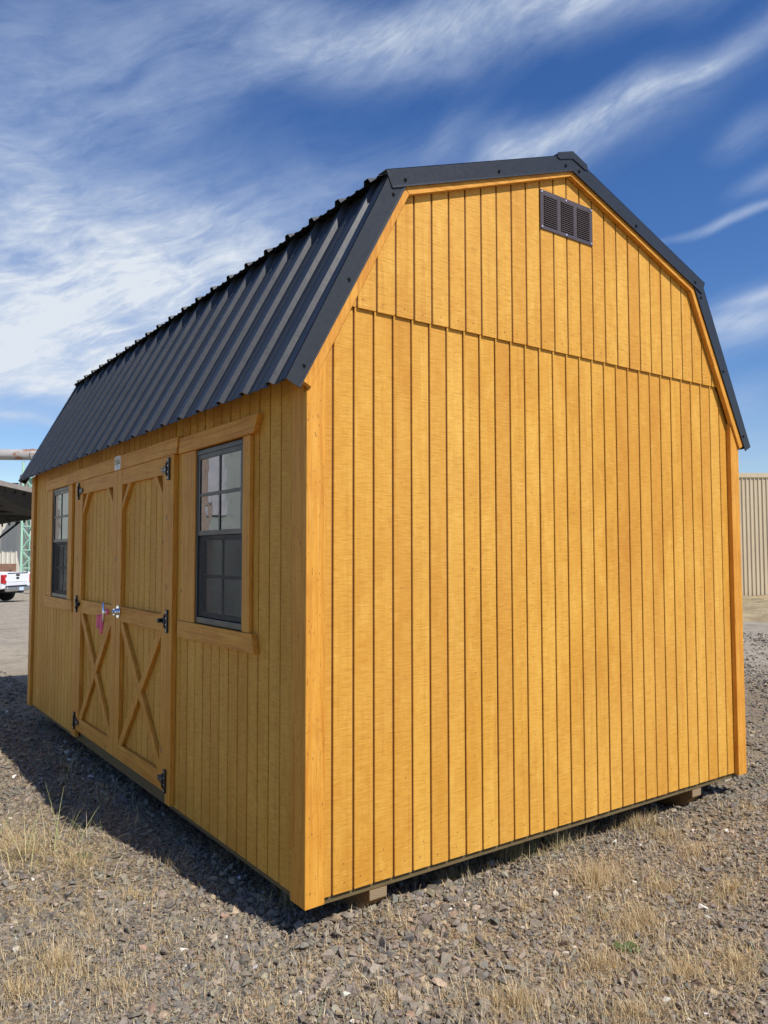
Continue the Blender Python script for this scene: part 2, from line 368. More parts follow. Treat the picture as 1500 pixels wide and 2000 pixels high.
# ------------------------------------------------------------------ mesh helpers
def link(o, parent=None):
    COL.objects.link(o)
    if parent is not None: o.parent = parent
    return o
def tag(o, label=None, cat=None, group=None, kind=None):
    if label: o['label'] = label
    if cat: o['category'] = cat
    if group: o['group'] = group
    if kind: o['kind'] = kind
    return o
def empty(name, loc=(0, 0, 0), rz=0.0, parent=None):
    o = bpy.data.objects.new(name, None); o.location = loc; o.rotation_euler = (0, 0, rz); o.empty_display_size = 0.2
    return link(o, parent)
def from_bm(name, bm, mats, parent=None, smooth=False):
    bmesh.ops.recalc_face_normals(bm, faces=bm.faces[:])
    me = bpy.data.meshes.new(name); bm.to_mesh(me); bm.free()
    for m in (mats if isinstance(mats, (list, tuple)) else [mats]): me.materials.append(m)
    if smooth: me.polygons.foreach_set('use_smooth', [True] * len(me.polygons))
    return link(bpy.data.objects.new(name, me), parent)
def add_box(bm, lo, hi, mi=0, bev=0.0, mtx=None):
    r = bmesh.ops.create_cube(bm, size=1.0)
    vs = r['verts']
    for v in vs:
        v.co = Vector([lo[i] + (v.co[i] + 0.5) * (hi[i] - lo[i]) for i in range(3)])
    fs = set(f for v in vs for f in v.link_faces)
    for f in fs: f.material_index = mi
    if bev:
        rr = bmesh.ops.bevel(bm, geom=list(set(e for v in vs for e in v.link_edges)), offset=bev, segments=1, affect='EDGES', clamp_overlap=True)
        for f in rr['faces']: f.material_index = mi
        vs = list(set(v for f in rr['faces'] for v in f.verts) | set(v for v in vs if v.is_valid))
    if mtx is not None:
        for v in vs: v.co = mtx @ v.co
    return vs
def box(name, lo, hi, mat, parent=None, bev=0.0):
    bm = bmesh.new(); add_box(bm, lo, hi, 0, bev); return from_bm(name, bm, mat, parent)
def add_prism(bm, pts, d0, d1, put, mi=0, bev=0.0):
    """polygon pts (a,b) extruded from depth d0 to d1; put(a,b,d)->xyz"""
    a = [bm.verts.new(put(p[0], p[1], d0)) for p in pts]; b = [bm.verts.new(put(p[0], p[1], d1)) for p in pts]
    fs = [bm.faces.new(a), bm.faces.new(b[::-1])]
    n = len(pts)
    for i in range(n): fs.append(bm.faces.new((a[i], b[i], b[(i + 1) % n], a[(i + 1) % n])))
    for f in fs: f.material_index = mi
    if bev:
        bmesh.ops.recalc_face_normals(bm, faces=fs)
        rr = bmesh.ops.bevel(bm, geom=list(set(e for f in fs for e in f.edges)), offset=bev, segments=1, affect='EDGES', clamp_overlap=True)
        for f in rr['faces']: f.material_index = mi
def prism(name, pts, d0, d1, put, mat, parent=None, bev=0.0):
    bm = bmesh.new(); add_prism(bm, pts, d0, d1, put, 0, bev); return from_bm(name, bm, mat, parent)
def add_tube(bm, p, q, r, seg=8, mi=0, r2=None):
    p, q = Vector(p), Vector(q); d = (q - p).normalized()
    u = d.orthogonal().normalized(); v = d.cross(u); r2 = r if r2 is None else r2
    A = [bm.verts.new(p + (u * math.cos(2 * math.pi * i / seg) + v * math.sin(2 * math.pi * i / seg)) * r) for i in range(seg)]
    B = [bm.verts.new(q + (u * math.cos(2 * math.pi * i / seg) + v * math.sin(2 * math.pi * i / seg)) * r2) for i in range(seg)]
    fs = [bm.faces.new(A[::-1]), bm.faces.new(B)]
    for i in range(seg): fs.append(bm.faces.new((A[i], A[(i + 1) % seg], B[(i + 1) % seg], B[i])))
    for f in fs: f.material_index = mi; f.smooth = len(f.verts) == 4 and seg > 6
def tube(name, p, q, r, mat, parent=None, seg=8):
    bm = bmesh.new(); add_tube(bm, p, q, r, seg); return from_bm(name, bm, mat, parent)
def clip(poly, lo, hi):
    def cut(ps, ax, val, keep):
        out = []
        for i in range(len(ps)):
            a, b = ps[i], ps[(i + 1) % len(ps)]
            ia, ib = keep * (a[ax] - val) >= 0, keep * (b[ax] - val) >= 0
            if ia: out.append(a)
            if ia != ib:
                k = (val - a[ax]) / (b[ax] - a[ax]); out.append(tuple(a[j] + k * (b[j] - a[j]) for j in range(2)))
        return out
    for ax in (0, 1):
        poly = cut(poly, ax, lo[ax], 1); poly = cut(poly, ax, hi[ax], -1)
    return poly
def band(p, q, wd):
    d = Vector((q[0] - p[0], q[1] - p[1])); d.normalize(); n = Vector((-d.y, d.x)) * wd / 2; e = d * 0.3
    P, Q = Vector(p) - e, Vector(q) + e
    return [tuple(P - n), tuple(Q - n), tuple(Q + n), tuple(P + n)]

# coordinates of the shed's two seen walls
def putG(a, b, d): return Vector((a, d, b + ZB))          # gable: a = x, b = height, d = y
def putS(a, b, d): return Vector((d, a, b + ZB))          # side:  a = y, b = height, d = x

# ------------------------------------------------------------------ ground
HX, HY = math.sin(YAW), math.cos(YAW)
def gz(x, y):
    s = (x - CAM.x) * HX + (y - CAM.y) * HY
    return -0.025 * np.clip(s - 9.0, 0, 36.0)
def micro(x, y):
    return 0.012 * np.sin(2.1 * x + 0.7) * np.sin(1.7 * y + 1.1) + 0.008 * np.sin(5.3 * x - 2.2 * y) + 0.006 * np.sin(8.1 * y + 3.3 * x + 0.5)
def ground_h(x, y):
    x = np.asarray(x, float); y = np.asarray(y, float)
    near = np.clip(1 - (np.hypot(x - 1, y) - 7) / 5, 0, 1)
    under = np.clip((np.minimum(np.minimum(x, 3.1 - x), np.minimum(y, 5.0 - y)) - 0.0) / 0.22, 0, 1)
    return gz(x, y) + micro(x, y) * near - 0.016 - 0.035 * under * under * (3 - 2 * under)
xs = np.concatenate([np.linspace(-700, -40, 12), np.linspace(-36, -8, 10), np.linspace(-7, 12, 130), np.linspace(13.5, 60, 26), np.linspace(70, 900, 14)])
ys = np.concatenate([np.linspace(-500, -30, 10), np.linspace(-26, -6, 8), np.linspace(-5, 13, 126), np.linspace(14.5, 70, 32), np.linspace(85, 1200, 14)])
X, Y = np.meshgrid(xs, ys); Z = ground_h(X, Y)
me = bpy.data.meshes.new('ground')
nx, ny = len(xs), len(ys)
idx = np.arange(nx * ny).reshape(ny, nx)
fc = np.stack([idx[:-1, :-1], idx[:-1, 1:], idx[1:, 1:], idx[1:, :-1]], -1).reshape(-1, 4)
me.from_pydata(np.stack([X, Y, Z], -1).reshape(-1, 3).tolist(), [], fc.tolist()); me.materials.append(M_GROUND)
me.polygons.foreach_set('use_smooth', [True] * len(me.polygons))
tag(link(bpy.data.objects.new('ground', me)), kind='structure')

# ================================================================== THE SHED
shed = empty('barn_shed', (0, 0, 0))
tag(shed, 'honey-stained wooden barn shed with charcoal metal gambrel roof and double doors', 'shed')
WX, LY, XC = 3.105, 5.0, 1.553
PITCHB = 0.1016; GRV = 0.0092
TR = 0.030                                              # trim thickness
# roof lines (heights above the siding's foot)
IN_E, IN_B, IN_A = (-0.012, 2.010), (0.482, 2.926), (XC, 3.322)        # lower edge of the rake board
def line(poly, x):
    for (x0, z0), (x1, z1) in zip(poly, poly[1:]):
        if x <= x1: return z0 + (z1 - z0) * (x - x0) / (x1 - x0)
    return poly[-1][1]
def sym(poly, x): return line(poly, x if x <= XC else 2 * XC - x)
TOPL = [(-0.06, 1.955), (0.470, 2.943), (XC, 3.342)]
def board_mesh(bm, u0, u1, z0, top, d0, d1, put, brk=()):
    c = 0.0022
    us = sorted(set([u0, u0 + c, u1 - c, u1] + [b for b in brk if u0 + c < b < u1 - c]))
    def dep(u): return d0 + (c if u in (u0, u1) else 0)
    fb = [bm.verts.new(put(u, z0, dep(u))) for u in us]; ft = [bm.verts.new(put(u, top(u), dep(u))) for u in us]
    bb = [bm.verts.new(put(u, z0, d1)) for u in (u0, u1)]; bt = [bm.verts.new(put(u, top(u), d1)) for u in (u0, u1)]
    for i in range(len(us) - 1): bm.faces.new((fb[i], fb[i + 1], ft[i + 1], ft[i]))
    bm.faces.new((fb[0], ft[0], bt[0], bb[0])); bm.faces.new((fb[-1], bb[1], bt[1], ft[-1]))
    bm.faces.new(fb[::-1] + [bb[0], bb[1]]); bm.faces.new(ft + [bt[1], bt[0]])
def board(u0, u1, z0, top, d0, d1, put, parent, brk=(), name='board', mat=None):
    bm = bmesh.new(); board_mesh(bm, u0, u1, z0, top, d0, d1, put, brk)
    return from_bm(name, bm, mat or M_SID, parent)

# gable wall facing the sun
def gable_pts(z0, o):
    return [(0.0, z0), (WX, z0), (WX, min(sym(TOPL, WX), 9)), (2 * XC - TOPL[1][0], TOPL[1][1]), (XC, TOPL[2][1]), TOPL[1], (0.0, sym(TOPL, 0.0))]
gable = prism('gable_wall', gable_pts(0.004, 0), 0.0085, 0.05, putG, [M_GROOVE], shed)
G0 = 0.1167
edges = [0.012] + [G0 + PITCHB * i for i in range(29)] + [WX - 0.012]
for a, b in zip(edges, edges[1:]):
    j = rng.normal(0, 0.0003)
    board(a + GRV / 2, b - GRV / 2, 0.0 + rng.normal(0, 0.0006), lambda u: min(2.43, sym(TOPL, u)), 0.0 + j, 0.0105, putG, gable)
# upper course, lapped over the lower one
ub = prism('upper_gable_wall', [(0.20, 2.393), (2 * XC - 0.20, 2.393), (2 * XC - 0.235, 2.50), (2 * XC - TOPL[1][0], TOPL[1][1]), (XC, TOPL[2][1]), TOPL[1], (0.235, 2.50)], -0.006, 0.0075, putG, [M_GROOVE], shed)
U0 = G0 + 0.009
k0 = [U0 + PITCHB * i for i in range(1, 28)]
edges = [0.166] + k0 + [2 * XC - 0.166]
edges = [e for e in edges if 0.16 <= e <= 2 * XC - 0.16]; edges = sorted(edges)
for a, b in zip(edges, edges[1:]):
    if b - a < 0.02: continue
    u0, u1 = a + GRV / 2, b - GRV / 2
    if min(sym(TOPL, u0), sym(TOPL, u1)) < 2.392:
        if u0 < XC: u0 = max(u0, 0.182)
        else: u1 = min(u1, 2 * XC - 0.182)
    board(u0, u1, 2.384 + rng.normal(0, 0.0006), lambda u: max(2.39, sym(TOPL, u)), -0.0125 + rng.normal(0, 0.0003), -0.003, putG, ub, brk=(TOPL[1][0], XC, 2 * XC - TOPL[1][0]))

# nail heads along the foot, the lap and the studs
bm = bmesh.new()
def nail_at(x, z, y): add_tube(bm, (x, y - 0.0006, z + ZB), (x, y + 0.002, z + ZB), 0.0027, 6)
for i in range(30):
    xc = 0.066 + PITCHB * i
    if xc > WX - 0.11: break
    nail_at(xc + random.uniform(-0.02, 0.02), random.uniform(0.035, 0.055), 0.0)
    if i % 2: nail_at(xc + random.uniform(-0.02, 0.02), random.uniform(0.10, 0.13), 0.0)
    if 0.25 < xc < WX - 0.25: nail_at(xc + random.uniform(-0.015, 0.02), 2.384 + random.uniform(0.03, 0.05), -0.0128)
    if i % 4 == 0 and 0.1 < xc:
        for zz in (0.45, 0.85, 1.25, 1.62): nail_at(xc + random.uniform(-0.012, 0.012), zz + random.uniform(-0.06, 0.06), 0.0)
tag(from_bm('nail_heads', bm, plain('nail_rust', (0.10, 0.05, 0.02), 0.6), gable), kind='stuff')
# rake boards on the gable: lower edge IN_*, upper edge under the flashing
def offset_poly(w0):
    e = (IN_E[0] - w0 * 0.88, IN_E[1] + w0 * 0.475); b = (IN_B[0] - w0 * 0.63, IN_B[1] + w0 * 0.90); a = (XC, IN_A[1] + w0 * 1.066)
    return e, b, a
oe, ob, oa = offset_poly(0.075)
MIR = lambda p: (2 * XC - p[0], p[1])
for f in (lambda p: p, MIR):
    prism('rake_board', [f(IN_E), f(IN_B), f(ob), f(oe)], -TR - 0.0125, -0.0145, putG, M_TZ, shed, 0.0015)
    prism('rake_board', [f((IN_B[0] + 0.0007, IN_B[1] + 0.0003)), f((IN_A[0] - 0.0008 if f is not MIR else IN_A[0] - 0.0008, IN_A[1])), f((oa[0] - 0.0008, oa[1])), f((ob[0] + 0.0007, ob[1] + 0.0003))], -TR - 0.0125, -0.0145, putG, M_TX, shed, 0.0015)

# corner boards
CW = 0.088
def corner(x_out, sgn, name='corner_board'):
    x_in = x_out + sgn * (CW)
    zt = lambda x: sym([(IN_E[0] - 0.05, IN_E[1] - 0.095), IN_B, IN_A], x) + 0.004
    pts = [(x_out, -0.012), (x_in, -0.010), (x_in, zt(x_in)), (x_out, zt(x_out))]
    prism(name, pts, -TR, -0.001, putG, M_TZ, shed, 0.0018)
corner(-TR + 0.006, 1); corner(WX + TR - 0.012, -1)
prism('corner_board', [(-0.0012, -0.012), (0.088, -0.012), (0.088, 2.06), (-0.0012, 2.06)], -TR + 0.006, -0.001, putS, M_TZ, shed, 0.0018)
prism('corner_board', [(LY - 0.085, -0.012), (LY + 0.02, -0.012), (LY + 0.02, 2.06), (LY - 0.085, 2.06)], -TR + 0.006, -0.001, putS, M_TZ, shed, 0.0018)

# floor frame and skids
box('rim_joist', (0.012, 0.016, ZB - 0.034), (WX - 0.012, 0.052, ZB + 0.003), M_TREAT, shed, 0.002)
box('rim_joist', (0.016, 0.0525, ZB - 0.034), (0.052, LY - 0.01, ZB + 0.003), M_TREAT, shed, 0.002)
box('rim_joist', (WX - 0.05, 0.0525, ZB - 0.034), (WX - 0.016, LY - 0.01, ZB + 0.003), M_TREAT, shed, 0.002)
box('floor', (0.053, 0.0525, ZB - 0.030), (WX - 0.052, LY - 0.01, ZB + 0.004), M_DECK, shed)
for x0 in (0.310, 2.612):
    bm = bmesh.new()
    # side outline of the skid: square end, then a sloped cut back to its foot
    y0 = 0.018
    pts = [(y0, -0.036), (y0, -0.078), (y0 + 0.10, -0.165), (LY - 0.05, -0.185), (LY - 0.05, -0.036)]
    add_prism(bm, pts, x0, x0 + 0.089, lambda a, b, d: Vector((d, a, b + ZB)), 0, 0.002)
    bmesh.ops.recalc_face_normals(bm, faces=bm.faces[:])
    for f in bm.faces:
        if f.normal.y < -0.95: f.material_index = 1
    from_bm('skid', bm, [M_SKID, M_ENDG], shed)

# ---------------- side wall with doors and windows
WIN = [(0.555, 1.116, 1.004, 1.880), (3.690, 4.225, 1.004, 1.890)]
DOOR = (1.470, 3.330, 0.066, 1.900)
ZT = 2.150
openings = [(WIN[0][0] - 0.05, WIN[0][1] + 0.05, 0.955, 1.93), (WIN[1][0] - 0.05, WIN[1][1] + 0.05, 0.955, 1.93), (DOOR[0] - 0.04, DOOR[1] + 0.04, -1, 1.94)]
bm = bmesh.new()
cuts = sorted(set([0.04, LY - 0.02] + [o[0] for o in openings] + [o[1] for o in openings]))
for a, b in zip(cuts, cuts[1:]):
    segs = [(0.004, ZT)]
    for o in openings:
        if o[0] <= (a + b) / 2 <= o[1]:
            segs = [(lo, hi) for lo, hi in ((0.004, o[2]), (o[3], ZT)) if hi > lo]
    for lo, hi in segs: add_box(bm, (0.0085, a, lo + ZB), (0.045, b, hi + ZB))
side = from_bm('side_wall', bm, [M_GROOVE], shed)
g1 = 0.1248
ed = [0.012] + [g1 + PITCHB * i for i in range(48)] + [LY - 0.004]
for a, b in zip(ed, ed[1:]):
    mid = (a + b) / 2; j = rng.normal(0, 0.0003)
    segs = [(0.0, ZT)]
    for o in openings:
        if o[0] + 0.01 <= mid <= o[1] - 0.01:
            segs = [(lo, hi) for lo, hi in ((0.0, o[2] - 0.01), (o[3] - 0.01, ZT)) if hi > lo]
    for lo, hi in segs:
        board(a + GRV / 2, b - GRV / 2, lo, lambda u, h=hi: h, j, 0.0105, putS, side)
# plain far walls
box('back_side_wall', (WX - 0.03, 0.055, ZB + 0.004), (WX, LY - 0.02, ZB + ZT), M_SID, shed)
prism('far_gable_wall', gable_pts(0.004, 0), LY - 0.018, LY, putG, [M_SID], shed)
box('inner_lining', (WX - 0.045, 0.06, ZB + 0.006), (WX - 0.031, LY - 0.03, ZB + ZT - 0.05), M_INT, shed)

# windows
def window(y0, y1, z0, z1, name='window'):
    root = empty(name, (0, (y0 + y1) / 2, ZB + z0), 0, shed)
    oy, oz = (y0 + y1) / 2, z0
    P = lambda a, b, d: Vector((d, a - oy, b - oz))
    def bx_(nm, a0, a1, b0, b1, d0, d1, mat, bev=0.0015):
        bm = bmesh.new(); add_box(bm, (d0, a0 - oy, b0 - oz), (d1, a1 - oy, b1 - oz), 0, bev); return from_bm(nm, bm, mat, root)
    zm = z0 + (z1 - z0) * 0.508
    fw = 0.022
    # outer frame, one piece
    bm = bmesh.new()
    for (a0, a1, b0, b1) in ((y0, y0 + fw, z0, z1), (y1 - fw, y1, z0, z1), (y0 + fw + 0.0003, y1 - fw - 0.0003, z0, z0 + 0.030), (y0 + fw + 0.0003, y1 - fw - 0.0003, z1 - 0.024, z1)):
        add_box(bm, (-0.013, a0 - oy, b0 - oz), (0.06, a1 - oy, b1 - oz), 0, 0.0015)
    from_bm('frame', bm, M_BLACK, root)
    a0, a1 = y0 + fw + 0.0006, y1 - fw - 0.0006
    # sashes: lower one stands outward of the upper one
    for nm, b0, b1, d in (('upper_sash', zm - 0.005, z1 - 0.0246, -0.0105), ('lower_sash', z0 + 0.0306, zm - 0.0056, 0.009)):
        bm = bmesh.new(); sw = 0.020
        for (c0, c1, e0, e1) in ((a0, a0 + sw, b0, b1), (a1 - sw, a1, b0, b1), (a0 + sw + .0003, a1 - sw - .0003, b0, b0 + 0.024), (a0 + sw + .0003, a1 - sw - .0003, b1 - 0.024, b1)):
            add_box(bm, (d, c0 - oy, e0 - oz), (d + 0.018, c1 - oy, e1 - oz), 0, 0.0012)
        from_bm(nm, bm, M_BLACK, root)
        cy, cz = (a0 + a1) / 2, (b0 + b1) / 2
        bm = bmesh.new()
        add_box(bm, (d + 0.001, cy - 0.0085 - oy, b0 + 0.0245 - oz), (d + 0.0045, cy + 0.0085 - oy, b1 - 0.0245 - oz), 0, 0.001)
        add_box(bm, (d + 0.0012, a0 + sw + .0005 - oy, cz - 0.0085 - oz), (d + 0.0043, cy - 0.009 - oy, cz + 0.0085 - oz), 0, 0.001)
        add_box(bm, (d + 0.0012, cy + 0.009 - oy, cz - 0.0085 - oz), (d + 0.0043, a1 - sw - .0005 - oy, cz + 0.0085 - oz), 0, 0.001)
        from_bm('grille', bm, M_BLACK, root)
        bm = bmesh.new(); add_box(bm, (d + 0.0050, a0 + sw + .0005 - oy, b0 + 0.0245 - oz), (d + 0.0080, a1 - sw - .0005 - oy, b1 - 0.0245 - oz)); from_bm('pane', bm, M_GLASS, root)
        if nm == 'lower_sash':
            bm = bmesh.new(); add_box(bm, (-0.0045, a0 + 0.004 - oy, b0 + 0.004 - oz), (-0.0035, a1 - 0.004 - oy, b1 - 0.004 - oz)); from_bm('insect_screen', bm, M_SCREEN, root)
    return root, P
TW = 0.020
def trims(root, P, jr, jl, z0, z1, head, sill):
    prism('side_trim', [(jr[0], z0), (jr[1], z0), (jr[1], z1), (jr[0], z1)], -TW, -0.001, P, M_TZ, root, 0.0015)
    prism('side_trim', [(jl[0], z0), (jl[1], z0), (jl[1], z1), (jl[0], z1)], -TW, -0.001, P, M_TZ, root, 0.0015)
    prism('head_trim', head, -TW - 0.010, -0.001, P, M_TY, root, 0.0015)
    prism('sill_trim', sill, -TW - 0.008, -0.001, P, M_TY, root, 0.0015)
w1, P1 = window(*WIN[0])
trims(w1, P1, (0.482, 0.556), (1.114, 1.305), 1.0005, 1.886, [(0.432, 1.887), (1.325, 1.887), (1.312, 1.970), (0.385, 1.970)], [(0.412, 0.914), (1.325, 0.914), (1.318, 1.000), (0.440, 1.000)])
w2, P2 = window(*WIN[1])
trims(w2, P2, (3.578, 3.691), (4.223, 4.325), 1.0005, 1.892, [(3.490, 1.893), (4.400, 1.893), (4.425, 1.978), (3.525, 1.978)], [(3.500, 0.914), (4.430, 0.914), (4.415, 1.000), (3.518, 1.000)])

# door surround
prism('door_jamb', [(1.398, 0.010), (1.468, 0.010), (1.468, 1.894), (1.398, 1.894)], -TR, -0.001, putS, M_TZ, shed, 0.0018)
prism('door_jamb', [(3.332, 0.010), (3.440, 0.010), (3.440, 1.894), (3.332, 1.894)], -TR, -0.001, putS, M_TZ, shed, 0.0018)
prism('door_header', [(1.352, 1.895), (3.470, 1.895), (3.512, 1.984), (1.328, 1.984)], -TR - 0.004, -0.001, putS, M_TY, shed, 0.0018)
box('door_threshold', (0.012, 1.44, ZB + 0.0035), (0.055, 3.36, ZB + 0.06), M_TREAT, shed, 0.002)

# maker's sticker on the header
stk = empty('maker_label', (-TR - 0.0045, 2.385, ZB + 1.897), 0, shed)
M_STK = plain('label_paper', (0.74, 0.77, 0.76), 0.4, 0, 0.02)
M_INK = plain('label_ink', (0.03, 0.035, 0.03), 0.5); M_OLV = plain('label_olive', (0.30, 0.31, 0.20), 0.5); M_INKB = plain('label_blue_ink', (0.20, 0.24, 0.36), 0.5)
box('paper', (-0.001, -0.06, 0), (0.0, 0.06, 0.088), M_STK, stk)
def ink(y0, y1, z0, z1, m, nm='print'): box(nm, (-0.0016, -y1, z0), (-0.0011, -y0, z1), m, stk)
ink(-0.042, 0.045, 0.040, 0.068, M_OLV, 'emblem'); ink(-0.048, -0.036, 0.050, 0.070, M_INK, 'emblem_bar'); ink(-0.050, 0.050, 0.034, 0.0395, M_INK, 'name_line')
ink(0.030, 0.046, 0.040, 0.0475, M_INK, 'emblem_bar')
for i in range(4): ink(-0.042 + 0.004 * (i % 2), 0.030 + 0.012 * ((i * 2) % 3), 0.0065 + i * 0.0065, 0.0095 + i * 0.0065, M_INKB, 'text_line')
ink(-0.04, 0.04, 0.074, 0.079, M_INKB, 'text_line')

# door leaves
def tri_hinge(parent, O, y_seam, s, z, nm='hinge', short=False):
    """T hinge: upright plate on the jamb, tapered strap on the leaf (s=+1 strap toward +y)"""
    bm = bmesh.new()
    P = lambda a, b, d: Vector((d, a, b)) - O
    d0, d1 = -TR - 0.007, -TR + 0.0003
    zz = z + ZB
    add_prism(bm, [(y_seam - s * 0.024, zz - 0.062), (y_seam + s * 0.008, zz - 0.062), (y_seam + s * 0.008, zz + 0.062), (y_seam - s * 0.024, zz + 0.062)], d0 - 0.003, d1, P, 0, 0.001)
    Ls = 0.075 if short else 0.105
    add_prism(bm, [(y_seam + s * 0.0085, zz - 0.032), (y_seam + s * Ls, zz - 0.010), (y_seam + s * Ls, zz + 0.010), (y_seam + s * 0.0085, zz + 0.032)], d0, d1, P, 0, 0.001)
    add_tube(bm, P(y_seam + s * 0.008, zz - 0.036, d0 - 0.004), P(y_seam + s * 0.008, zz + 0.036, d0 - 0.004), 0.006, 8)
    if short: add_tube(bm, P(y_seam + s * 0.07, zz, d0 - 0.022), P(y_seam + s * 0.07, zz, d0), 0.012, 10)
    for q in (-0.050, -0.018, 0.018, 0.050): add_tube(bm, P(y_seam - s * 0.010, zz + q, d0 - 0.005), P(y_seam - s * 0.010, zz + q, d0 - 0.002), 0.0045, 6, 1)
    for q in (0.045, 0.085):
        if not short: add_tube(bm, P(y_seam + s * q, zz, d0 - 0.002), P(y_seam + s * q, zz, d0 + 0.001), 0.0045, 6, 1)
    return from_bm(nm, bm, [M_HINGE, M_SILVER], parent)
FX = -TR + 0.001                                   # face of the leaf frame
def leaf(y0, y1, hs):
    O = Vector((0, (y0 + y1) / 2, ZB + DOOR[2]))
    root = empty('door', O, 0, shed)
    P = lambda a, b, d: Vector((d, a, b + ZB)) - O
    z0, z1 = DOOR[2], DOOR[3] - 0.006
    sw = 0.092
    box_ = lambda nm, a0, a1, b0, b1, d0, d1, m, bev=0.0015: prism(nm, [(a0, b0), (a1, b0), (a1, b1), (a0, b1)], d0, d1, P, m, root, bev)
    box_('door_backing', y0 + 0.004, y1 - 0.004, z0 + 0.004, z1 - 0.004, 0.0085, 0.022, M_GROOVE)
    n = max(1, round((y1 - y0 - 2 * sw + 0.04) / 0.1016)); stp = (y1 - y0 - 2 * sw + 0.04) / n
    for i in range(n):
        bm = bmesh.new(); a = y0 + sw - 0.02 + i * stp
        board_mesh(bm, a + 0.0045, a + stp - 0.0045, z0 + 0.02, lambda u: z1 - 0.02, -0.002, 0.0083, P)
        from_bm('board', bm, M_SID, root)
    box_('stile', y0, y0 + sw, z0, z1, FX, -0.0035, M_TZ); box_('stile', y1 - sw, y1, z0, z1, FX, -0.0035, M_TZ)
    i0, i1 = y0 + sw + 0.0004, y1 - sw - 0.0004
    rails = [(z0, 0.160), (0.925, 1.018), (1.795, z1)]
    for a, b in rails: box_('rail', i0, i1, a, b, FX + 0.0015, -0.0035, M_TY)
    # X brace in the lower panel: one full length, the other in two halves
    lo, hi = (i0 + 0.0004, rails[0][1] + 0.0004), (i1 - 0.0004, rails[1][0] - 0.0004)
    bw = 0.058
    # in the photograph the full brace climbs toward the near (small y) upper corner
    full = clip(band((hi[0] - 0.01, lo[1] - 0.01), (lo[0] + 0.01, hi[1] + 0.01), bw), lo, hi)
    prism('brace', full, FX + 0.003, -0.0035, P, M_TZ, root, 0.0012)
    cy, cz = (lo[0] + hi[0]) / 2, (lo[1] + hi[1]) / 2
    d = Vector((hi[0] - lo[0], -(hi[1] - lo[1]))).normalized()
    hw = bw / 2
    # half braces end on the edge of the full brace
    nrm = Vector((-(hi[1] - lo[1]), -(hi[0] - lo[0]))).normalized()         # normal of the full brace
    for sg in (1, -1):
        strip = clip(band((lo[0], lo[1]), (hi[0], hi[1]), bw), lo, hi)
        out = []
        for i in range(len(strip)):
            A, B = Vector(strip[i]), Vector(strip[(i + 1) % len(strip)])
            fa = sg * nrm.dot(A - Vector((cy, cz))) - hw - 0.0006; fb = sg * nrm.dot(B - Vector((cy, cz))) - hw - 0.0006
            if fa >= 0: out.append(tuple(A))
            if fa * fb < 0: out.append(tuple(A + (B - A) * (fa / (fa - fb))))
        if len(out) > 2: prism('brace', out, FX + 0.004, -0.0035, P, M_TZ, root, 0.0012)
    # corner braces under the top rail
    zt = rails[2][0] - 0.0004
    for ys, sg in ((i0 + 0.0004, 1), (i1 - 0.0004, -1)):
        prism('corner_brace', [(ys, zt - 0.165), (ys, zt - 0.112), (ys + sg * 0.108, zt), (ys + sg * 0.158, zt)], FX + 0.003, -0.0035, P, M_TZ, root, 0.0012)
    ysm, s = (y0 - 0.001, 1) if hs > 0 else (y1 + 0.001, -1)
    for zz, sh in ((1.820, False), (0.985, True), (0.130, False)): tri_hinge(root, O, ysm, s, zz, 'hinge', sh)
    return root, O, P
near_leaf, O1, PL1 = leaf(1.4690, 2.3930, 1)
far_leaf, O2, PL2 = leaf(2.3985, 3.3310, -1)
# chrome T handle on the near leaf's meeting stile
bm = bmesh.new()
hy, hz = 2.335, 0.985
Pz = lambda a, b, d: PL1(a, b, d)
add_tube(bm, Pz(hy, hz, FX - 0.006), Pz(hy, hz, FX - 0.0003), 0.040, 20)
add_tube(bm, Pz(hy, hz, FX - 0.030), Pz(hy, hz, FX - 0.0055), 0.022, 16)
add_tube(bm, Pz(hy, hz, FX - 0.085), Pz(hy, hz, FX - 0.0295), 0.013, 12)
add_tube(bm, Pz(hy, hz - 0.062, FX - 0.092), Pz(hy, hz + 0.062, FX - 0.092), 0.0095, 10)
from_bm('handle', bm, M_CHROME, near_leaf)

# ridge-end attic vent
vent = empty('gable_vent', (1.545, -0.0145, ZB + 2.998), 0, shed)
VO = Vector((1.545, -0.0145, ZB + 2.998))
def PV(a, b, d): return Vector((a - VO.x, d - VO.y, b + ZB - VO.z))
vx0, vx1, vz0, vz1 = 1.344, 1.746, 3.002, 3.206
cols = [(1.366, 1.478), (1.502, 1.604), (1.630, 1.734)]
cols = [(1.368, 1.470), (1.496, 1.596), (1.622, 1.724)]
bm = bmesh.new()
xsv = [vx0] + [c for p in cols for c in p] + [vx1]
for a, b in ((vx0, cols[0][0]), (cols[0][1], cols[1][0]), (cols[1][1], cols[2][0]), (cols[2][1], vx1)): add_prism(bm, [(a, vz0 + 0.022), (b, vz0 + 0.022), (b, vz1 - 0.022), (a, vz1 - 0.022)], -0.019, -0.0142, PV)
add_prism(bm, [(vx0, vz0), (vx1, vz0), (vx1, vz0 + 0.0219), (vx0, vz0 + 0.0219)], -0.019, -0.0142, PV)
add_prism(bm, [(vx0, vz1 - 0.0219), (vx1, vz1 - 0.0219), (vx1, vz1), (vx0, vz1)], -0.019, -0.0142, PV)
from_bm('face_plate', bm, M_VENT, vent)
bm = bmesh.new(); add_prism(bm, [(vx0 + 0.01, vz0 + 0.01), (vx1 - 0.01, vz0 + 0.01), (vx1 - 0.01, vz1 - 0.01), (vx0 + 0.01, vz1 - 0.01)], -0.0141, -0.0137, PV); from_bm('void', bm, M_VOID, vent)
NS = 15
slat_me = {}
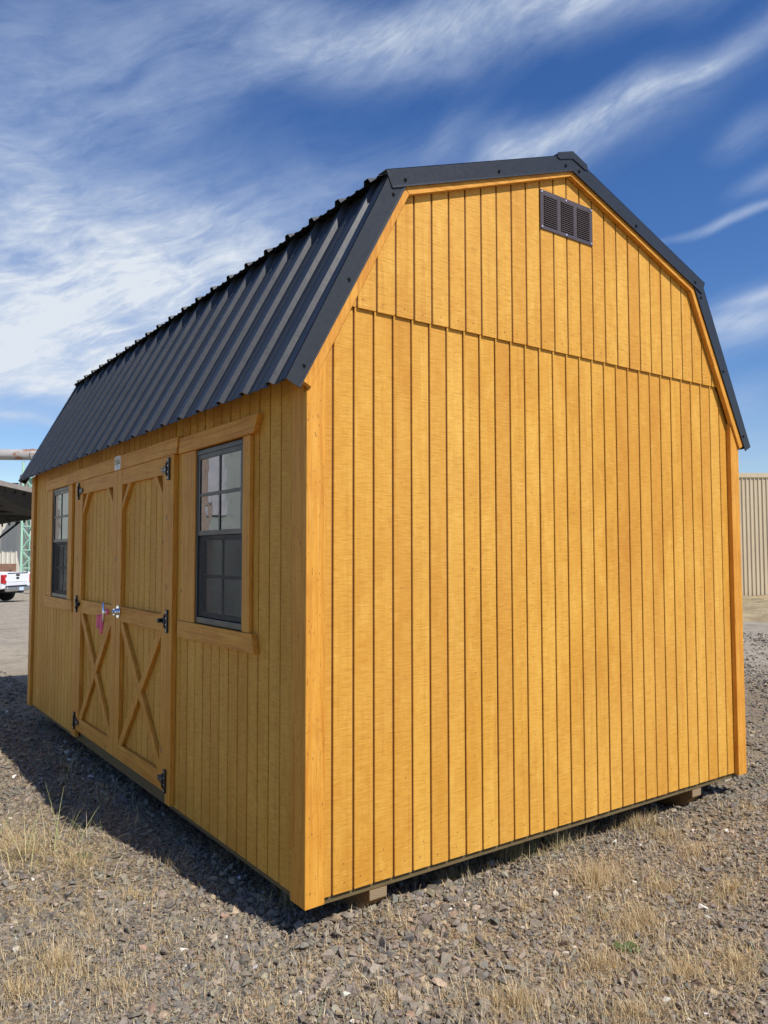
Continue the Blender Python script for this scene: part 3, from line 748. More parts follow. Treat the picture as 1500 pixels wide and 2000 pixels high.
for ci, (a, b) in enumerate(cols):
    for i in range(NS):
        zc = vz0 + 0.022 + (vz1 - vz0 - 0.044) * (i + 0.5) / NS
        bm = bmesh.new()
        add_prism(bm, [(-0.0235, zc - 0.0040), (-0.0240, zc - 0.0030), (-0.0195, zc + 0.0034), (-0.0150, zc + 0.0040), (-0.0150, zc + 0.0032)], a + 0.0005, b - 0.0005, lambda q, r, d: PV(d, r, q))
        from_bm('slat', bm, M_VENT, vent)
bm = bmesh.new()
for sx in (vx0 + 0.010, (vx0 + vx1) / 2 - 0.008, vx1 - 0.010):
    for sz in (vz0 + 0.011, vz1 - 0.011): add_tube(bm, PV(sx, sz, -0.0225), PV(sx, sz, -0.0189), 0.0052, 8)
from_bm('screw', bm, M_SILVER, vent)

# ---------------- roof
roof = empty('roof', (0, 0, ZB), 0, shed)
RY0, RY1 = -0.040, LY + 0.085
RO = Vector((0, 0, ZB))
E_, B_ = Vector((-0.128, 2.022)), Vector((0.392, 2.985))           # lower slope, top surface
UB_, UA_ = Vector((0.338, 2.978)), Vector((XC, 3.418))             # upper slope
RIB = 0.2417
def sheet_profile(y0, y1):
    """(y, height) of a ribbed steel sheet"""
    pts = []
    k = math.floor((y0 - 0.12) / RIB)
    while True:
        c = 0.075 + k * RIB
        if c - RIB > y1: break
        for o, h in ((-0.026, 0), (-0.0145, 0.021), (0.0145, 0.021), (0.026, 0), (0.070, 0), (0.076, 0.005), (0.092, 0.005), (0.098, 0), (0.143, 0), (0.149, 0.005), (0.165, 0.005), (0.171, 0)):
            pts.append((c + o, h))
        k += 1
    def hh(y):
        for (a, ha), (b, hb) in zip(pts, pts[1:]):
            if a <= y <= b: return ha + (hb - ha) * (y - a) / max(1e-9, b - a)
        return 0
    return [(y0, hh(y0))] + [p for p in pts if y0 < p[0] < y1] + [(y1, hh(y1))]
def panel(p, q, y0, y1, mirror, nm='roof_panel'):
    d = (q - p).normalized(); n = Vector((-d.y, d.x))
    if n.y < 0: n = -n
    bm = bmesh.new(); pr = sheet_profile(y0, y1)
    def V(base, y, h):
        v = base + n * h; x = 2 * XC - v.x if mirror else v.x
        return bm.verts.new((x, y, v.y))
    rows = [[V(base, y, h + t) for y, h in pr] for base, t in ((p, 0), (q, 0), (q, -0.0016), (p, -0.0016))]
    for r in range(4):
        A, Bq = rows[r], rows[(r + 1) % 4]
        for i in range(len(pr) - 1): bm.faces.new((A[i], A[i + 1], Bq[i + 1], Bq[i]))
    bm.faces.new([r[0] for r in rows]); bm.faces.new([r[-1] for r in rows][::-1])
    return from_bm(nm, bm, M_ROOF, roof)
seams = [RY0 + 0.012] + [0.075 + RIB * (4 * i + 0.002) for i in range(1, 6)] + [RY1 - 0.012]
for mi in (False, True):
    for a, b in zip(seams, seams[1:]):
        panel(E_, B_, a, b - 0.0006, mi); panel(UB_, UA_, a, b - 0.0006, mi)
# sheathing under the sheets
def slab(p, q, off0, off1, y0, y1, mirror, nm, mat):
    d = (q - p).normalized(); n = Vector((-d.y, d.x))
    if n.y < 0: n = -n
    pts = [p + n * off0, q + n * off0, q + n * off1, p + n * off1]
    f = (lambda v: (2 * XC - v.x, v.y)) if mirror else (lambda v: (v.x, v.y))
    return prism(nm, [f(v) for v in pts], y0, y1, lambda a, b, dd: Vector((a, dd, b)), mat, roof)
for mi in (False, True):
    slab(E_ + (B_ - E_) * 0.035, E_ + (B_ - E_) * 0.965, -0.016, -0.004, 0.0, LY + 0.04, mi, 'sheathing', M_DECK)
    slab(UB_ + (UA_ - UB_) * 0.06, UB_ + (UA_ - UB_) * 0.985, -0.018, -0.004, 0.0, LY + 0.04, mi, 'sheathing', M_DECK)
# rake flashing: folded angle along the gable edge
def flashing(outer, inner, mirror, yf, yb, sgn, topw=0.10, nm='rake_flashing', lift=0.0, screws=()):
    """outer/inner: (p,q) of the face's two edges in the gable plane; a top flange folds back over the sheets"""
    bm = bmesh.new(); f = (lambda v: 2 * XC - v.x) if mirror else (lambda v: v.x)
    (op, oq), (ip, iq) = outer, inner
    d = (oq - op).normalized(); n = Vector((-d.y, d.x))
    if n.y < 0: n = -n
    V = lambda v, y: Vector((f(v), y, v.y))
    t = 0.0025
    add_faces = []
    def slab4(pts, off):
        a = [bm.verts.new(p) for p in pts]; b = [bm.verts.new(p + off) for p in pts]
        bm.faces.new(a); bm.faces.new(b[::-1])
        for i in range(4): bm.faces.new((a[i], b[i], b[(i + 1) % 4], a[(i + 1) % 4]))
    slab4([V(op, yf), V(oq, yf), V(iq, yf), V(ip, yf)], Vector((0, sgn * t, 0)))
    nn = Vector((-n.x if mirror else n.x, 0, n.y))
    slab4([V(op, yf - sgn * 0.0), V(oq, yf), V(oq, yb), V(op, yb)], -nn * t)
    # small hem line near the lower edge and a drip kick
    hp, hq = op + (ip - op) * 0.90, oq + (iq - oq) * 0.90
    slab4([V(hp, yf - sgn * 0.0022), V(hq, yf - sgn * 0.0022), V(iq, yf - sgn * 0.0030), V(ip, yf - sgn * 0.0030)], Vector((0, sgn * 0.0018, 0)))
    for s in screws:
        c = op + (oq - op) * s; c2 = ip + (iq - ip) * s; m_ = c + (c2 - c) * 0.62
        P = V(m_, yf); add_tube(bm, P, P - Vector((0, sgn * 0.010, 0)), 0.0070, 8, 1, 0.005)
        add_tube(bm, P + Vector((0, sgn * -0.0002, 0)), P - Vector((0, sgn * 0.003, 0)), 0.0092, 10, 1)
    return from_bm(nm, bm, [M_ROOF, M_SCREW], roof)
UO = lambda v: v
for mi in (False, True):
    for yf, sg in ((RY0 - 0.0085, 1), (RY1 + 0.006, -1)):
        o0, o1 = Vector((-0.130, 2.030)), Vector((0.372, 2.992)); i0, i1 = Vector((-0.066, 1.999)), Vector((0.462, 2.957))
        flashing((o0, o1), (i0, i1), mi, yf, yf + sg * 0.055, sg, screws=(0.085, 0.49, 0.93))
        o0, o1 = Vector((0.350, 2.999)), Vector((XC, 3.436)); i0, i1 = Vector((0.384, 2.926)), Vector((XC, 3.346))
        flashing((o0, o1), (i0, i1), mi, yf - sg * 0.004, yf + sg * 0.055, sg, nm='rake_flashing', screws=(0.07, 0.55, 0.955))
# ridge cap
bm = bmesh.new()
capw = 0.118; slope = (UA_.y - UB_.y) / (UA_.x - UB_.x)
zr = 3.452
pts = [(XC - capw, zr - capw * slope - 0.022), (XC - capw + 0.012, zr - capw * slope + 0.002), (XC, zr), (XC + capw - 0.012, zr - capw * slope + 0.002), (XC + capw, zr - capw * slope - 0.022)]
pts2 = [(x, z - 0.004) for x, z in pts[::-1]]
add_prism(bm, pts + pts2, RY0 - 0.014, RY1 + 0.012, lambda a, b, d: Vector((a, d, b)), 0)
for ye, sg in ((RY0 - 0.0145, -1), (RY1 + 0.0125, 1)):     # turned-down lip at each end
    lip = [(XC - capw, zr - capw * slope - 0.026), (XC - capw + 0.004, zr - capw * slope + 0.001), (XC, zr - 0.001), (XC + capw - 0.004, zr - capw * slope + 0.001), (XC + capw, zr - capw * slope - 0.026), (XC + capw - 0.02, zr - capw * slope - 0.030), (XC, zr - 0.042), (XC - capw + 0.02, zr - capw * slope - 0.030)]
    add_prism(bm, lip, ye, ye + sg * 0.003, lambda a, b, d: Vector((a, d, b)), 0)
from_bm('ridge_cap', bm, M_ROOF, roof)

# ribbon tied to the door handle
rb = empty('ribbon', (FX - 0.095, hy + 0.004, ZB + hz - 0.15))
tag(rb, 'bright pink ribbon tied to the chrome door handle', 'ribbon')
def ribbon(nm, y0, zt, L, wv, ph, x0):
    bm = bmesh.new(); n = 8; rows = []
    for i in range(n + 1):
        k = i / n
        c = Vector((x0 + 0.006 * math.sin(3 * k + ph), y0 + 0.012 * math.sin(4 * k + ph) * k, zt - L * k))
        wdt = wv * (0.75 + 0.25 * math.sin(2.5 * k + ph))
        rows.append([bm.verts.new(c + Vector((wdt * sg, -0.35 * wdt * sg, 0)) + Vector((0, dx, 0))) for sg in (-0.5, 0.5) for dx in (0, 0.001)])
    for a, b in zip(rows, rows[1:]):
        bm.faces.new((a[0], a[2], b[2], b[0])); bm.faces.new((a[1], b[1], b[3], a[3])); bm.faces.new((a[0], b[0], b[1], a[1])); bm.faces.new((a[2], a[3], b[3], b[2]))
    bm.faces.new((rows[0][0], rows[0][1], rows[0][3], rows[0][2])); bm.faces.new((rows[-1][0], rows[-1][2], rows[-1][3], rows[-1][1]))
    return from_bm(nm, bm, M_PINK, rb, True)
ribbon('tail', 0.030, 0.135, 0.085, 0.026, 0.3, -0.022); ribbon('tail', 0.005, 0.140, 0.125, 0.030, 1.4, -0.006)
bm = bmesh.new(); add_tube(bm, (0.012, -0.004, 0.152), (0.032, -0.004, 0.152), 0.0185, 14); from_bm('knot', bm, M_PINK, rb, True)

# ================================================================== background
def gnd(x, y): return float(ground_h(x, y))
def frontal(px0, px1, d):
    """two plan points on the plane of depth d seen at photo columns px0, px1, plus unit vectors along and out of the wall"""
    a = at_depth(px0, 1081, d); b = at_depth(px1, 1081, d)
    u = Vector((b.x - a.x, b.y - a.y, 0)); L = u.length; u.normalize(); n = Vector((u.y, -u.x, 0))
    return a, u, n, L
def ribbed_wall(name, parent, origin, u, n, L, z0, z1, pitch, depth, mat, rib_w):
    bm = bmesh.new(); k = int(L / pitch)
    prof = []
    for i in range(k + 1):
        s0 = i * pitch
        prof += [(s0, 0), (s0 + rib_w * 0.3, depth), (s0 + rib_w * 0.7, depth), (s0 + rib_w, 0)]
    fr = [(bm.verts.new(origin + u * s + n * h + Vector((0, 0, z0))), bm.verts.new(origin + u * s + n * h + Vector((0, 0, z1)))) for s, h in prof]
    for (a, b), (c, d) in zip(fr, fr[1:]): bm.faces.new((a, c, d, b))
    return from_bm(name, bm, mat, parent)
def rect_block(name, parent, o, u, n, L, depth, z0, z1, mat):
    bm = bmesh.new()
    c = [o, o + u * L, o + u * L - n * depth, o - n * depth]
    lo = [bm.verts.new((p.x, p.y, z0)) for p in c]; hi = [bm.verts.new((p.x, p.y, z1)) for p in c]
    bm.faces.new(lo[::-1]); bm.faces.new(hi)
    for i in range(4): bm.faces.new((lo[i], lo[(i + 1) % 4], hi[(i + 1) % 4], hi[i]))
    return from_bm(name, bm, mat, parent)

# beige corrugated building to the right
DB = 36.0
a, u, n, L = frontal(1290, 1950, DB)
zb = gnd(*at_depth(1470, 1081, DB).xy)
ztop = at_depth(1470, 923, DB).z
base = Vector((a.x, a.y, 0))
bb = empty('metal_building', (a.x, a.y, zb)); tag(bb, 'long beige corrugated metal building behind the strip of dry grass', 'building')
O0 = Vector((0, 0, 0))
rect_block('building_core', bb, O0 - n * 0.06, u, n, L, 9.0, -0.4, ztop - zb - 0.05, M_BEIGE)
PT = 0.192
pw = PT * 5
nseg = int(L / pw)
for i in range(nseg):
    ribbed_wall('wall_panel', bb, O0 + u * (i * pw) + n * (0.004 * (i % 2)), u, n, pw, 0.06, ztop - zb - 0.22, PT, 0.045, M_BEIGE, 0.085)
rect_block('roof_trim', bb, O0 + n * 0.07, u, n, L, 0.13, ztop - zb - 0.215, ztop - zb, M_BEIGE)
rect_block('base_trim', bb, O0 + n * 0.05, u, n, L, 0.10, -0.3, 0.055, M_TAN)
# dry verge in front of it
bm = bmesh.new()
va, vu, vn, vL = frontal(1180, 2000, 22.0)
rows = []
for j in range(15):
    dd = 19.6 + (35.9 - 19.6) * j / 14
    row = []
    for i in range(70):
        p = at_depth(1180 + 900 * i / 69, 1081, dd)
        h = 0.004 + (0.20 * min(1, j / 3) + 0.05 * math.sin(i * 1.3 + j) * min(1, j / 2) + random.uniform(0, 0.05) * min(1, j)) if j else -0.05
        row.append(bm.verts.new((p.x, p.y, gnd(p.x, p.y) + h)))
    rows.append(row)
for r0, r1 in zip(rows, rows[1:]):
    for i in range(69): bm.faces.new((r0[i], r0[i + 1], r1[i + 1], r1[i]))
tag(from_bm('grass_verge', bm, M_STRAW, None, True), kind='structure')

# cream and tan mill buildings at the left
def ground_at_depth(px, d):
    p = at_depth(px, 1081, d); return gnd(p.x, p.y)
DC = 67.0
a, u, n, L = frontal(-420, 32, DC); z0 = ground_at_depth(10, DC)
z1 = at_depth(10, 955, DC).z; zbase = at_depth(10, 1101, DC).z
cb = empty('mill_building', (a.x, a.y, z0)); tag(cb, 'cream ribbed metal building with a brown base wall, seen under the dark canopy', 'building')
rect_block('building_core', cb, O0 - n * 0.08, u, n, L - 0.02, 5, -0.3, z1 - z0 - 0.1, M_CREAM)
pw = 0.40 * 5
for i in range(int(L / pw) + 1):
    l = min(pw, L - i * pw)
    if l > 0.5: ribbed_wall('wall_panel', cb, O0 + u * (i * pw) + n * (0.006 * (i % 2)), u, n, l, zbase - z0, z1 - z0, 0.40, 0.07, M_CREAM, 0.17)
rect_block('base_wall', cb, O0 + n * 0.16, u, n, L, 0.2, -0.3, zbase - z0 - 0.003, M_BRICK)
DT = 73.0
a, u, n, L = frontal(24, 190, DT); z0 = ground_at_depth(45, DT); z1 = at_depth(45, 990, DT).z
tb = empty('mill_building', (a.x, a.y, z0)); tag(tb, 'tan ribbed metal wall behind the pale green steel tower', 'building')
rect_block('building_core', tb, O0 - n * 0.08, u, n, L, 6, -0.3, z1 - z0, M_TAN)
pw = 0.45 * 4
for i in range(int(L / pw)):
    ribbed_wall('wall_panel', tb, O0 + u * (i * pw) + n * (0.006 * (i % 2)), u, n, pw, 0.0, z1 - z0, 0.45, 0.08, M_TAN, 0.2)
# taupe hopper house high on the tower
DH = 64.0
a, u, n, L = frontal(35, 110, DH); z0 = at_depth(45, 962, DH).z; z1 = at_depth(45, 926, DH).z
hh = empty('hopper_house', (a.x, a.y, z0)); tag(hh, 'taupe metal-clad box held up by the pale green tower', 'hopper')
rect_block('cladding_core', hh, O0 - n * 0.06, u, n, L, 2.4, 0, z1 - z0, M_TAUPE)
for i in range(3):
    ribbed_wall('wall_panel', hh, O0 + u * (i * 1.0) + n * (0.005 * (i % 2)), u, n, 1.0, 0.05, z1 - z0 - 0.05, 0.5, 0.06, M_TAUPE, 0.2)
wl = empty('walkway_beam', tuple(at_depth(17, 944.5, DH - 0.3))); tag(wl, 'thin dark steel beam reaching out from the taupe box', 'beam')
rect_block('beam', wl, O0, u, n, at_depth(35, 944, DH - 0.3).xy.__sub__(at_depth(17, 944, DH - 0.3).xy).length - 0.02, 0.2, -0.05, 0.06, M_DARK)

# pale green lattice tower
DTW = 60.0
tw = empty('lattice_tower', tuple(at_depth(50, 1081, DTW).xy) + (ground_at_depth(50, DTW),))
tag(tw, 'pale green steel lattice tower carrying the rusty pipe', 'tower')
TO = Vector(tw.location)
def tp(px, py, d): return at_depth(px, py, d) - TO
zg = ground_at_depth(50, DTW) - TO.z
def leg_pt(px, d, z): p = at_depth(px, 1081, d); return Vector((p.x - TO.x, p.y - TO.y, z))
ztopT = at_depth(50, 900, DTW).z - TO.z
corners = [(41.5, DTW), (58.5, DTW + 0.1), (56.0, DTW + 2.6), (73, DTW + 2.8)]
corners = [(41.5, DTW), (74.0, DTW), (55.5, DTW + 1.6), (86.0, DTW + 1.6)]
def P_at(ci, z): px, d = corners[ci]; return leg_pt(px, d, z)
def strut(nm, A, B, wd):
    bm = bmesh.new(); A, B = Vector(A), Vector(B); dv = (B - A); Lh = dv.length; q = dv.to_track_quat('Z', 'Y').to_matrix().to_4x4(); q.translation = A
    add_box(bm, (-wd / 2, -wd / 2, 0), (wd / 2, wd / 2, Lh), 0, 0, q); return from_bm(nm, bm, M_GREEN, tw)
for i in range(4): strut('leg', P_at(i, zg - 0.2), P_at(i, ztopT), 0.15)
lv = [0.15, 1.35, 2.75, 4.6, 6.5, 7.1, 8.4]
for a, b in zip(lv, lv[1:]):
    for i, j in ((0, 1), (1, 3), (3, 2), (2, 0)):
        strut('cross_beam', P_at(i, b), P_at(j, b), 0.10)
        strut('diagonal', P_at(i, a), P_at(j, b), 0.085)
        if (i, j) == (0, 1): strut('diagonal', P_at(j, a), P_at(i, b), 0.080)
# rusty pipe
pA, pB = at_depth(-260, 886.5, DTW - 0.2), at_depth(260, 886.5, DTW + 1.0)
pB.z = pA.z = at_depth(20, 886.5, DTW).z
pp = empty('overhead_pipe', tuple(pA)); tag(pp, 'large rust-stained white overhead pipe running past the tower', 'pipe')
bm = bmesh.new(); add_tube(bm, (0, 0, 0), pB - pA, 0.43, 28); from_bm('pipe_run', bm, M_PIPE, pp)
dv = (pB - pA).normalized()
for px in (-90, 58.5, 200):
    q = at_depth(px, 886.5, DTW) - pA; s = q.dot(dv); bm = bmesh.new(); add_tube(bm, dv * (s - 0.07), dv * (s + 0.07), 0.47, 28); from_bm('flange', bm, M_PIPE, pp)

# dark open canopy
cn = empty('canopy', tuple(at_depth(0, 1081, 40).xy) + (ground_at_depth(0, 40),)); tag(cn, 'dark open-sided timber canopy roof standing behind the white pickup', 'canopy')
CO = Vector(cn.location)
hN = at_depth(0, 944, 38).z; hF = at_depth(0, 1024, 55.5).z
def cpt(px, d, z): p = at_depth(px, 1081, d); return Vector((p.x, p.y, z)) - CO
# near eave recedes to the right; the roof drops toward its far eave
NL, NR, FR, FL = cpt(-240, 27.5, hN), cpt(110, 46.0, hN), cpt(110, 48.0, hF + 0.28), cpt(-240, 84, hF - 0.4)
NL = cpt(0, 38, hN) + (cpt(0, 38, hN) - cpt(60, 42.3, hN)) * 1.2; NR = cpt(0, 38, hN) + (cpt(60, 42.3, hN) - cpt(0, 38, hN)) * 1.7
f0, f1 = cpt(0, 55.5, hF), cpt(60, 48.2, at_depth(60, 1012, 48.2).z)
FL = f0 + (f0 - f1) * 0.9; FR = f0 + (f1 - f0) * 1.25
def quad_slab(nm, q, th, mat, off=0.0):
    bm = bmesh.new(); a = [bm.verts.new(p + Vector((0, 0, off))) for p in q]; b = [bm.verts.new(p + Vector((0, 0, off + th))) for p in q]
    bm.faces.new(a); bm.faces.new(b[::-1])
    for i in range(4): bm.faces.new((a[i], b[i], b[(i + 1) % 4], a[(i + 1) % 4]))
    return from_bm(nm, bm, mat, cn)
quad_slab('roof_deck', [NL, NR, FR, FL], 0.10, M_CANOPY)
def cbeam(nm, A, B, wd, hgt, mat=None):
    bm = bmesh.new(); A, B = Vector(A), Vector(B); dvv = B - A; q = dvv.to_track_quat('Z', 'Y').to_matrix().to_4x4(); q.translation = A
    add_box(bm, (-wd / 2, -hgt / 2, 0), (wd / 2, hgt / 2, dvv.length), 0, 0, q); return from_bm(nm, bm, mat or M_CANOPY, cn)
cbeam('fascia', NL + Vector((0, 0, 0.02)), NR + Vector((0, 0, 0.02)), 0.10, 0.24, M_FASCIA)
for k in range(1, 9):
    t_ = k / 9; A_, B_2 = NL.lerp(NR, t_), FL.lerp(FR, t_); cbeam('rafter', A_.lerp(B_2, 0.03) - Vector((0, 0, 0.14)), A_.lerp(B_2, 0.96) - Vector((0, 0, 0.14)), 0.12, 0.26)
for k in range(1, 6):
    t_ = k / 6.5; cbeam('purlin', NL.lerp(FL, t_) - Vector((0, 0, 0.33)), NR.lerp(FR, t_) - Vector((0, 0, 0.33)), 0.14, 0.12)
PO1 = cpt(-30, 45, 0); PO1.z = 0
cbeam('post', Vector((PO1.x, PO1.y, -0.3)), Vector((PO1.x, PO1.y, hN - 1.1 - CO.z)), 0.25, 0.25)
cbeam('knee_brace', cpt(-14, 50, at_depth(-14, 1060, 50).z), cpt(37, 50, at_depth(37, 1019, 50).z), 0.11, 0.11)
PO2 = cpt(95, 45.5, 0); cbeam('post', Vector((PO2.x, PO2.y, -0.3)), Vector((PO2.x, PO2.y, hN - 0.6 - CO.z)), 0.25, 0.25)

# white pickup
TD = 34.2
tq = at_depth(9.0, 1081, TD)
TF = Vector((-0.712, 0.703, 0)); TRt = Vector((0.703, 0.712, 0))
corner_loc = Vector((-0.97, 0.10, 0))
tpos = Vector((tq.x, tq.y, 0)) - TRt * corner_loc.x - TF * corner_loc.y
truck = empty('pickup_truck', (tpos.x, tpos.y, gnd(tpos.x, tpos.y)), math.atan2(-TF.x, TF.y))
tag(truck, 'white pickup truck with red tail light parked in front of the canopy', 'pickup truck')
def pex(nm, pts, x0, x1, mat, bev=0.03, par=None):
    bm = bmesh.new(); add_prism(bm, pts, x0, x1, lambda a, b, d: Vector((d, a, b)), 0, bev); return from_bm(nm, bm, mat, par or truck)
# body sides with wheel cut-outs (y forward, z up)
def arch(cy, r=0.47, z=0.40, n=8): return [(cy + r * math.cos(math.pi * i / n), z + r * math.sin(math.pi * i / n)) for i in range(n + 1)]
low = [(0.12, 0.62)] + [(0.75, 0.55)] + arch(1.25)[::-1] + [(1.85, 0.48), (4.0, 0.48)] + arch(4.75)[::-1] + [(5.4, 0.5), (5.85, 0.6)]
bodyp = low + [(5.88, 0.95), (5.75, 1.12), (4.35, 1.20), (2.05, 1.34), (0.12, 1.34)]
for sx in (-1, 1): pex('body_side', bodyp, sx * 0.78, sx * 1.0, M_WHITE, 0.035)
pex('bed_floor', [(0.14, 0.70), (2.02, 0.70), (2.02, 0.80), (0.14, 0.80)], -0.775, 0.775, M_DARK, 0.01)
pex('bed_front', [(2.025, 0.70), (2.10, 0.70), (2.10, 1.33), (2.025, 1.33)], -0.775, 0.775, M_WHITE, 0.01)
pex('hood', [(4.35, 0.80), (5.80, 0.78), (5.80, 1.06), (5.6, 1.13), (4.3, 1.22)], -0.775, 0.775, M_WHITE, 0.03)
pex('cab', [(2.12, 0.60), (4.34, 0.60), (4.36, 1.22), (3.75, 1.80), (3.5, 1.90), (2.45, 1.90), (2.18, 1.30)], -0.774, 0.774, M_WHITE, 0.05)
pex('rear_window', [(2.255, 1.42), (2.265, 1.42), (2.425, 1.80), (2.41, 1.80)], -0.62, 0.62, M_CARGLASS, 0.0)
for sx in (-1, 1): pex('side_window', [(2.55, 1.30), (4.05, 1.26), (3.62, 1.78), (2.62, 1.80)], sx * 0.765, sx * 0.790, M_CARGLASS, 0.005)
pex('windshield', [(4.25, 1.30), (4.262, 1.31), (3.792, 1.78), (3.78, 1.77)], -0.68, 0.68, M_CARGLASS, 0.0)
tg = box('tailgate', (-0.765, 0.095, 0.74), (0.765, 0.16, 1.345), M_WHITE, truck, 0.022)
box('tailgate_lip', (-0.74, 0.075, 1.300), (0.74, 0.0945, 1.335), M_DARK, tg, 0.006)
box('crease', (-0.70, 0.082, 0.925), (0.70, 0.0945, 0.96), M_WHITE, tg, 0.006)
box('handle', (-0.13, 0.078, 1.18), (0.13, 0.0945, 1.27), M_DARK, tg, 0.008)
bm = bmesh.new(); bmesh.ops.create_circle(bm, cap_ends=True, radius=1, segments=20)
for v in bm.verts: v.co = Vector((v.co.x * 0.12, 0.090, 1.09 + v.co.y * 0.048))
bmesh.ops.solidify(bm, geom=bm.faces[:], thickness=0.006); from_bm('emblem', bm, M_HINGE, tg)
for sx in (-1, 1):
    tl = box('tail_light', (-1.015 if sx < 0 else 0.90, 0.072, 0.86), (-0.80 if sx < 0 else 1.015, 0.24, 1.25), M_RED, truck, 0.02)
    box('reverse_lens', (-0.90 if sx < 0 else 0.91, 0.066, 0.99), (-0.80 if sx < 0 else 0.97, 0.0715, 1.13), M_LENSW, tl, 0.004)
bp_ = box('bumper', (-0.98, -0.10, 0.50), (0.98, 0.07, 0.70), M_STEEL, truck, 0.03)
box('licence_plate', (-0.16, -0.112, 0.53), (0.16, -0.101, 0.68), M_PLATE, bp_, 0.003)
box('bumper_step', (-0.90, -0.06, 0.7005), (0.90, 0.06, 0.715), M_DARK, bp_, 0.003)
box('hitch', (-0.05, -0.13, 0.42), (0.05, 0.05, 0.499), M_DARK, bp_, 0.005)
for cy in (1.25, 4.75):
    for sx in (-1, 1):
        bm = bmesh.new(); add_tube(bm, (sx * 0.74, cy, 0.40), (sx * 0.97, cy, 0.40), 0.40, 26); wh = from_bm('wheel', bm, M_TYRE, truck)
        bm = bmesh.new(); add_tube(bm, (sx * 0.955, cy, 0.40), (sx * 0.978, cy, 0.40), 0.25, 20)
        for k in range(6):
            an = k * math.pi / 3; c_2, s_2 = math.cos(an), math.sin(an)
            add_tube(bm, (sx * 0.985, cy, 0.40), (sx * 0.982, cy + 0.23 * c_2, 0.40 + 0.23 * s_2), 0.03, 6)
        from_bm('rim', bm, M_STEEL, wh)
pex('frame_rail', [(0.1, 0.42), (5.6, 0.42), (5.6, 0.60), (0.1, 0.60)], -0.5, 0.5, M_DARK, 0.01)
for sx in (-1, 1): box('side_mirror', (sx * 1.02 if sx > 0 else -1.22, 3.78, 1.25), (1.22 if sx > 0 else -1.02, 3.90, 1.45), M_WHITE, truck, 0.03)

# neighbouring pale green shed, off to the left; the window panes mirror it
M_SAGE = plain('sage_siding', (0.56, 0.61, 0.55), 0.7, 0, 0.08, 6); M_SHING = plain('grey_shingle', (0.10, 0.10, 0.11), 0.85, 0, 0.25, 20)
NX0, NX1, NY0, NY1 = -5.6, -0.55, 8.9, 13.0
nb = empty('neighbour_shed', (NX0, NY0, gnd(NX0, NY0))); tag(nb, 'pale sage shed with white trim mirrored in the window panes', 'shed')
wN = NX1 - NX0
PN = lambda a, b, d: Vector((a, d, b))
prism('wall_body', [(0, 0.1), (wN, 0.1), (wN, 3.05), (wN / 2, 4.45), (0, 3.05)], 0.0, NY1 - NY0, PN, M_SAGE, nb)
for i in range(1, int(wN / 0.2)):
    xx = i * 0.2; prism('batten', [(xx - 0.012, 0.12), (xx + 0.012, 0.12), (xx + 0.012, 3.0 + 1.35 * (1 - abs(xx - wN / 2) / (wN / 2))), (xx - 0.012, 3.0 + 1.35 * (1 - abs(xx - wN / 2) / (wN / 2)))], -0.008, -0.0005, PN, M_SAGE, nb)
for x0, x1 in ((0.0, 0.1), (wN - 0.1, wN)): prism('corner_board', [(x0, 0.1), (x1, 0.1), (x1, 3.03), (x0, 3.03)], -0.03, -0.009, PN, M_WHITE, nb)
for sg in (0, 1):
    f = (lambda x: x) if sg == 0 else (lambda x: wN - x)
    prism('roof_slope', [(f(-0.15), 2.96), (f(wN / 2), 4.47), (f(wN / 2), 4.57), (f(-0.15), 3.06)], -0.15, NY1 - NY0 + 0.15, PN, M_SHING, nb)
dr = box('door', (2.24, -0.035, 0.15), (2.95, -0.009, 3.30), plain('tan_door', (0.56, 0.43, 0.34), 0.6), nb, 0.004)
box('door_knob', (2.85, -0.07, 1.05), (2.89, -0.0355, 1.09), M_STEEL, dr, 0.01)
box('wall_post', (4.49, -0.05, 0.12), (4.66, -0.0095, 3.0), M_FASCIA, nb, 0.003)
prism('door_trim', [(1.97, 2.12), (2.23, 2.12), (2.23, 3.5), (1.97, 3.5)], -0.03, -0.009, PN, M_LENSW, nb)

# ================================================================== gravel (crushed stone)
def hull_variants(n):
    out = []
    for _ in range(n):
        bm = bmesh.new(); k = random.randint(9, 12)
        ax = (random.uniform(0.8, 1.25), random.uniform(0.6, 0.95), random.uniform(0.40, 0.7))
        for _i in range(k):
            v = Vector((random.gauss(0, 1), random.gauss(0, 1), random.gauss(0, 1))).normalized() * random.uniform(0.82, 1.08)
            # push toward a box so that the stones look cleaved
            mx = max(abs(v.x), abs(v.y), abs(v.z)); v = v.lerp(v / mx * 0.85, 0.6)
            bm.verts.new((v.x * ax[0], v.y * ax[1], v.z * ax[2]))
        r = bmesh.ops.convex_hull(bm, input=bm.verts[:])
        bmesh.ops.delete(bm, geom=[v for v in bm.verts if not v.link_faces], context='VERTS')
        bmesh.ops.triangulate(bm, faces=bm.faces[:]); bmesh.ops.recalc_face_normals(bm, faces=bm.faces[:])
        bm.verts.index_update()
        out.append((np.array([v.co[:] for v in bm.verts]), np.array([[v.index for v in f.verts] for f in bm.faces])))
        bm.free()
    return out
VAR = hull_variants(28)
Cn = np.array(CAM); Rn = np.array([rgt[:], upv[:], fwd[:]])
def project(P):
    q = (P - Cn) @ Rn.T
    return 750 + FPX * q[:, 0] / q[:, 2], 1000 - FPX * q[:, 1] / q[:, 2], q[:, 2]
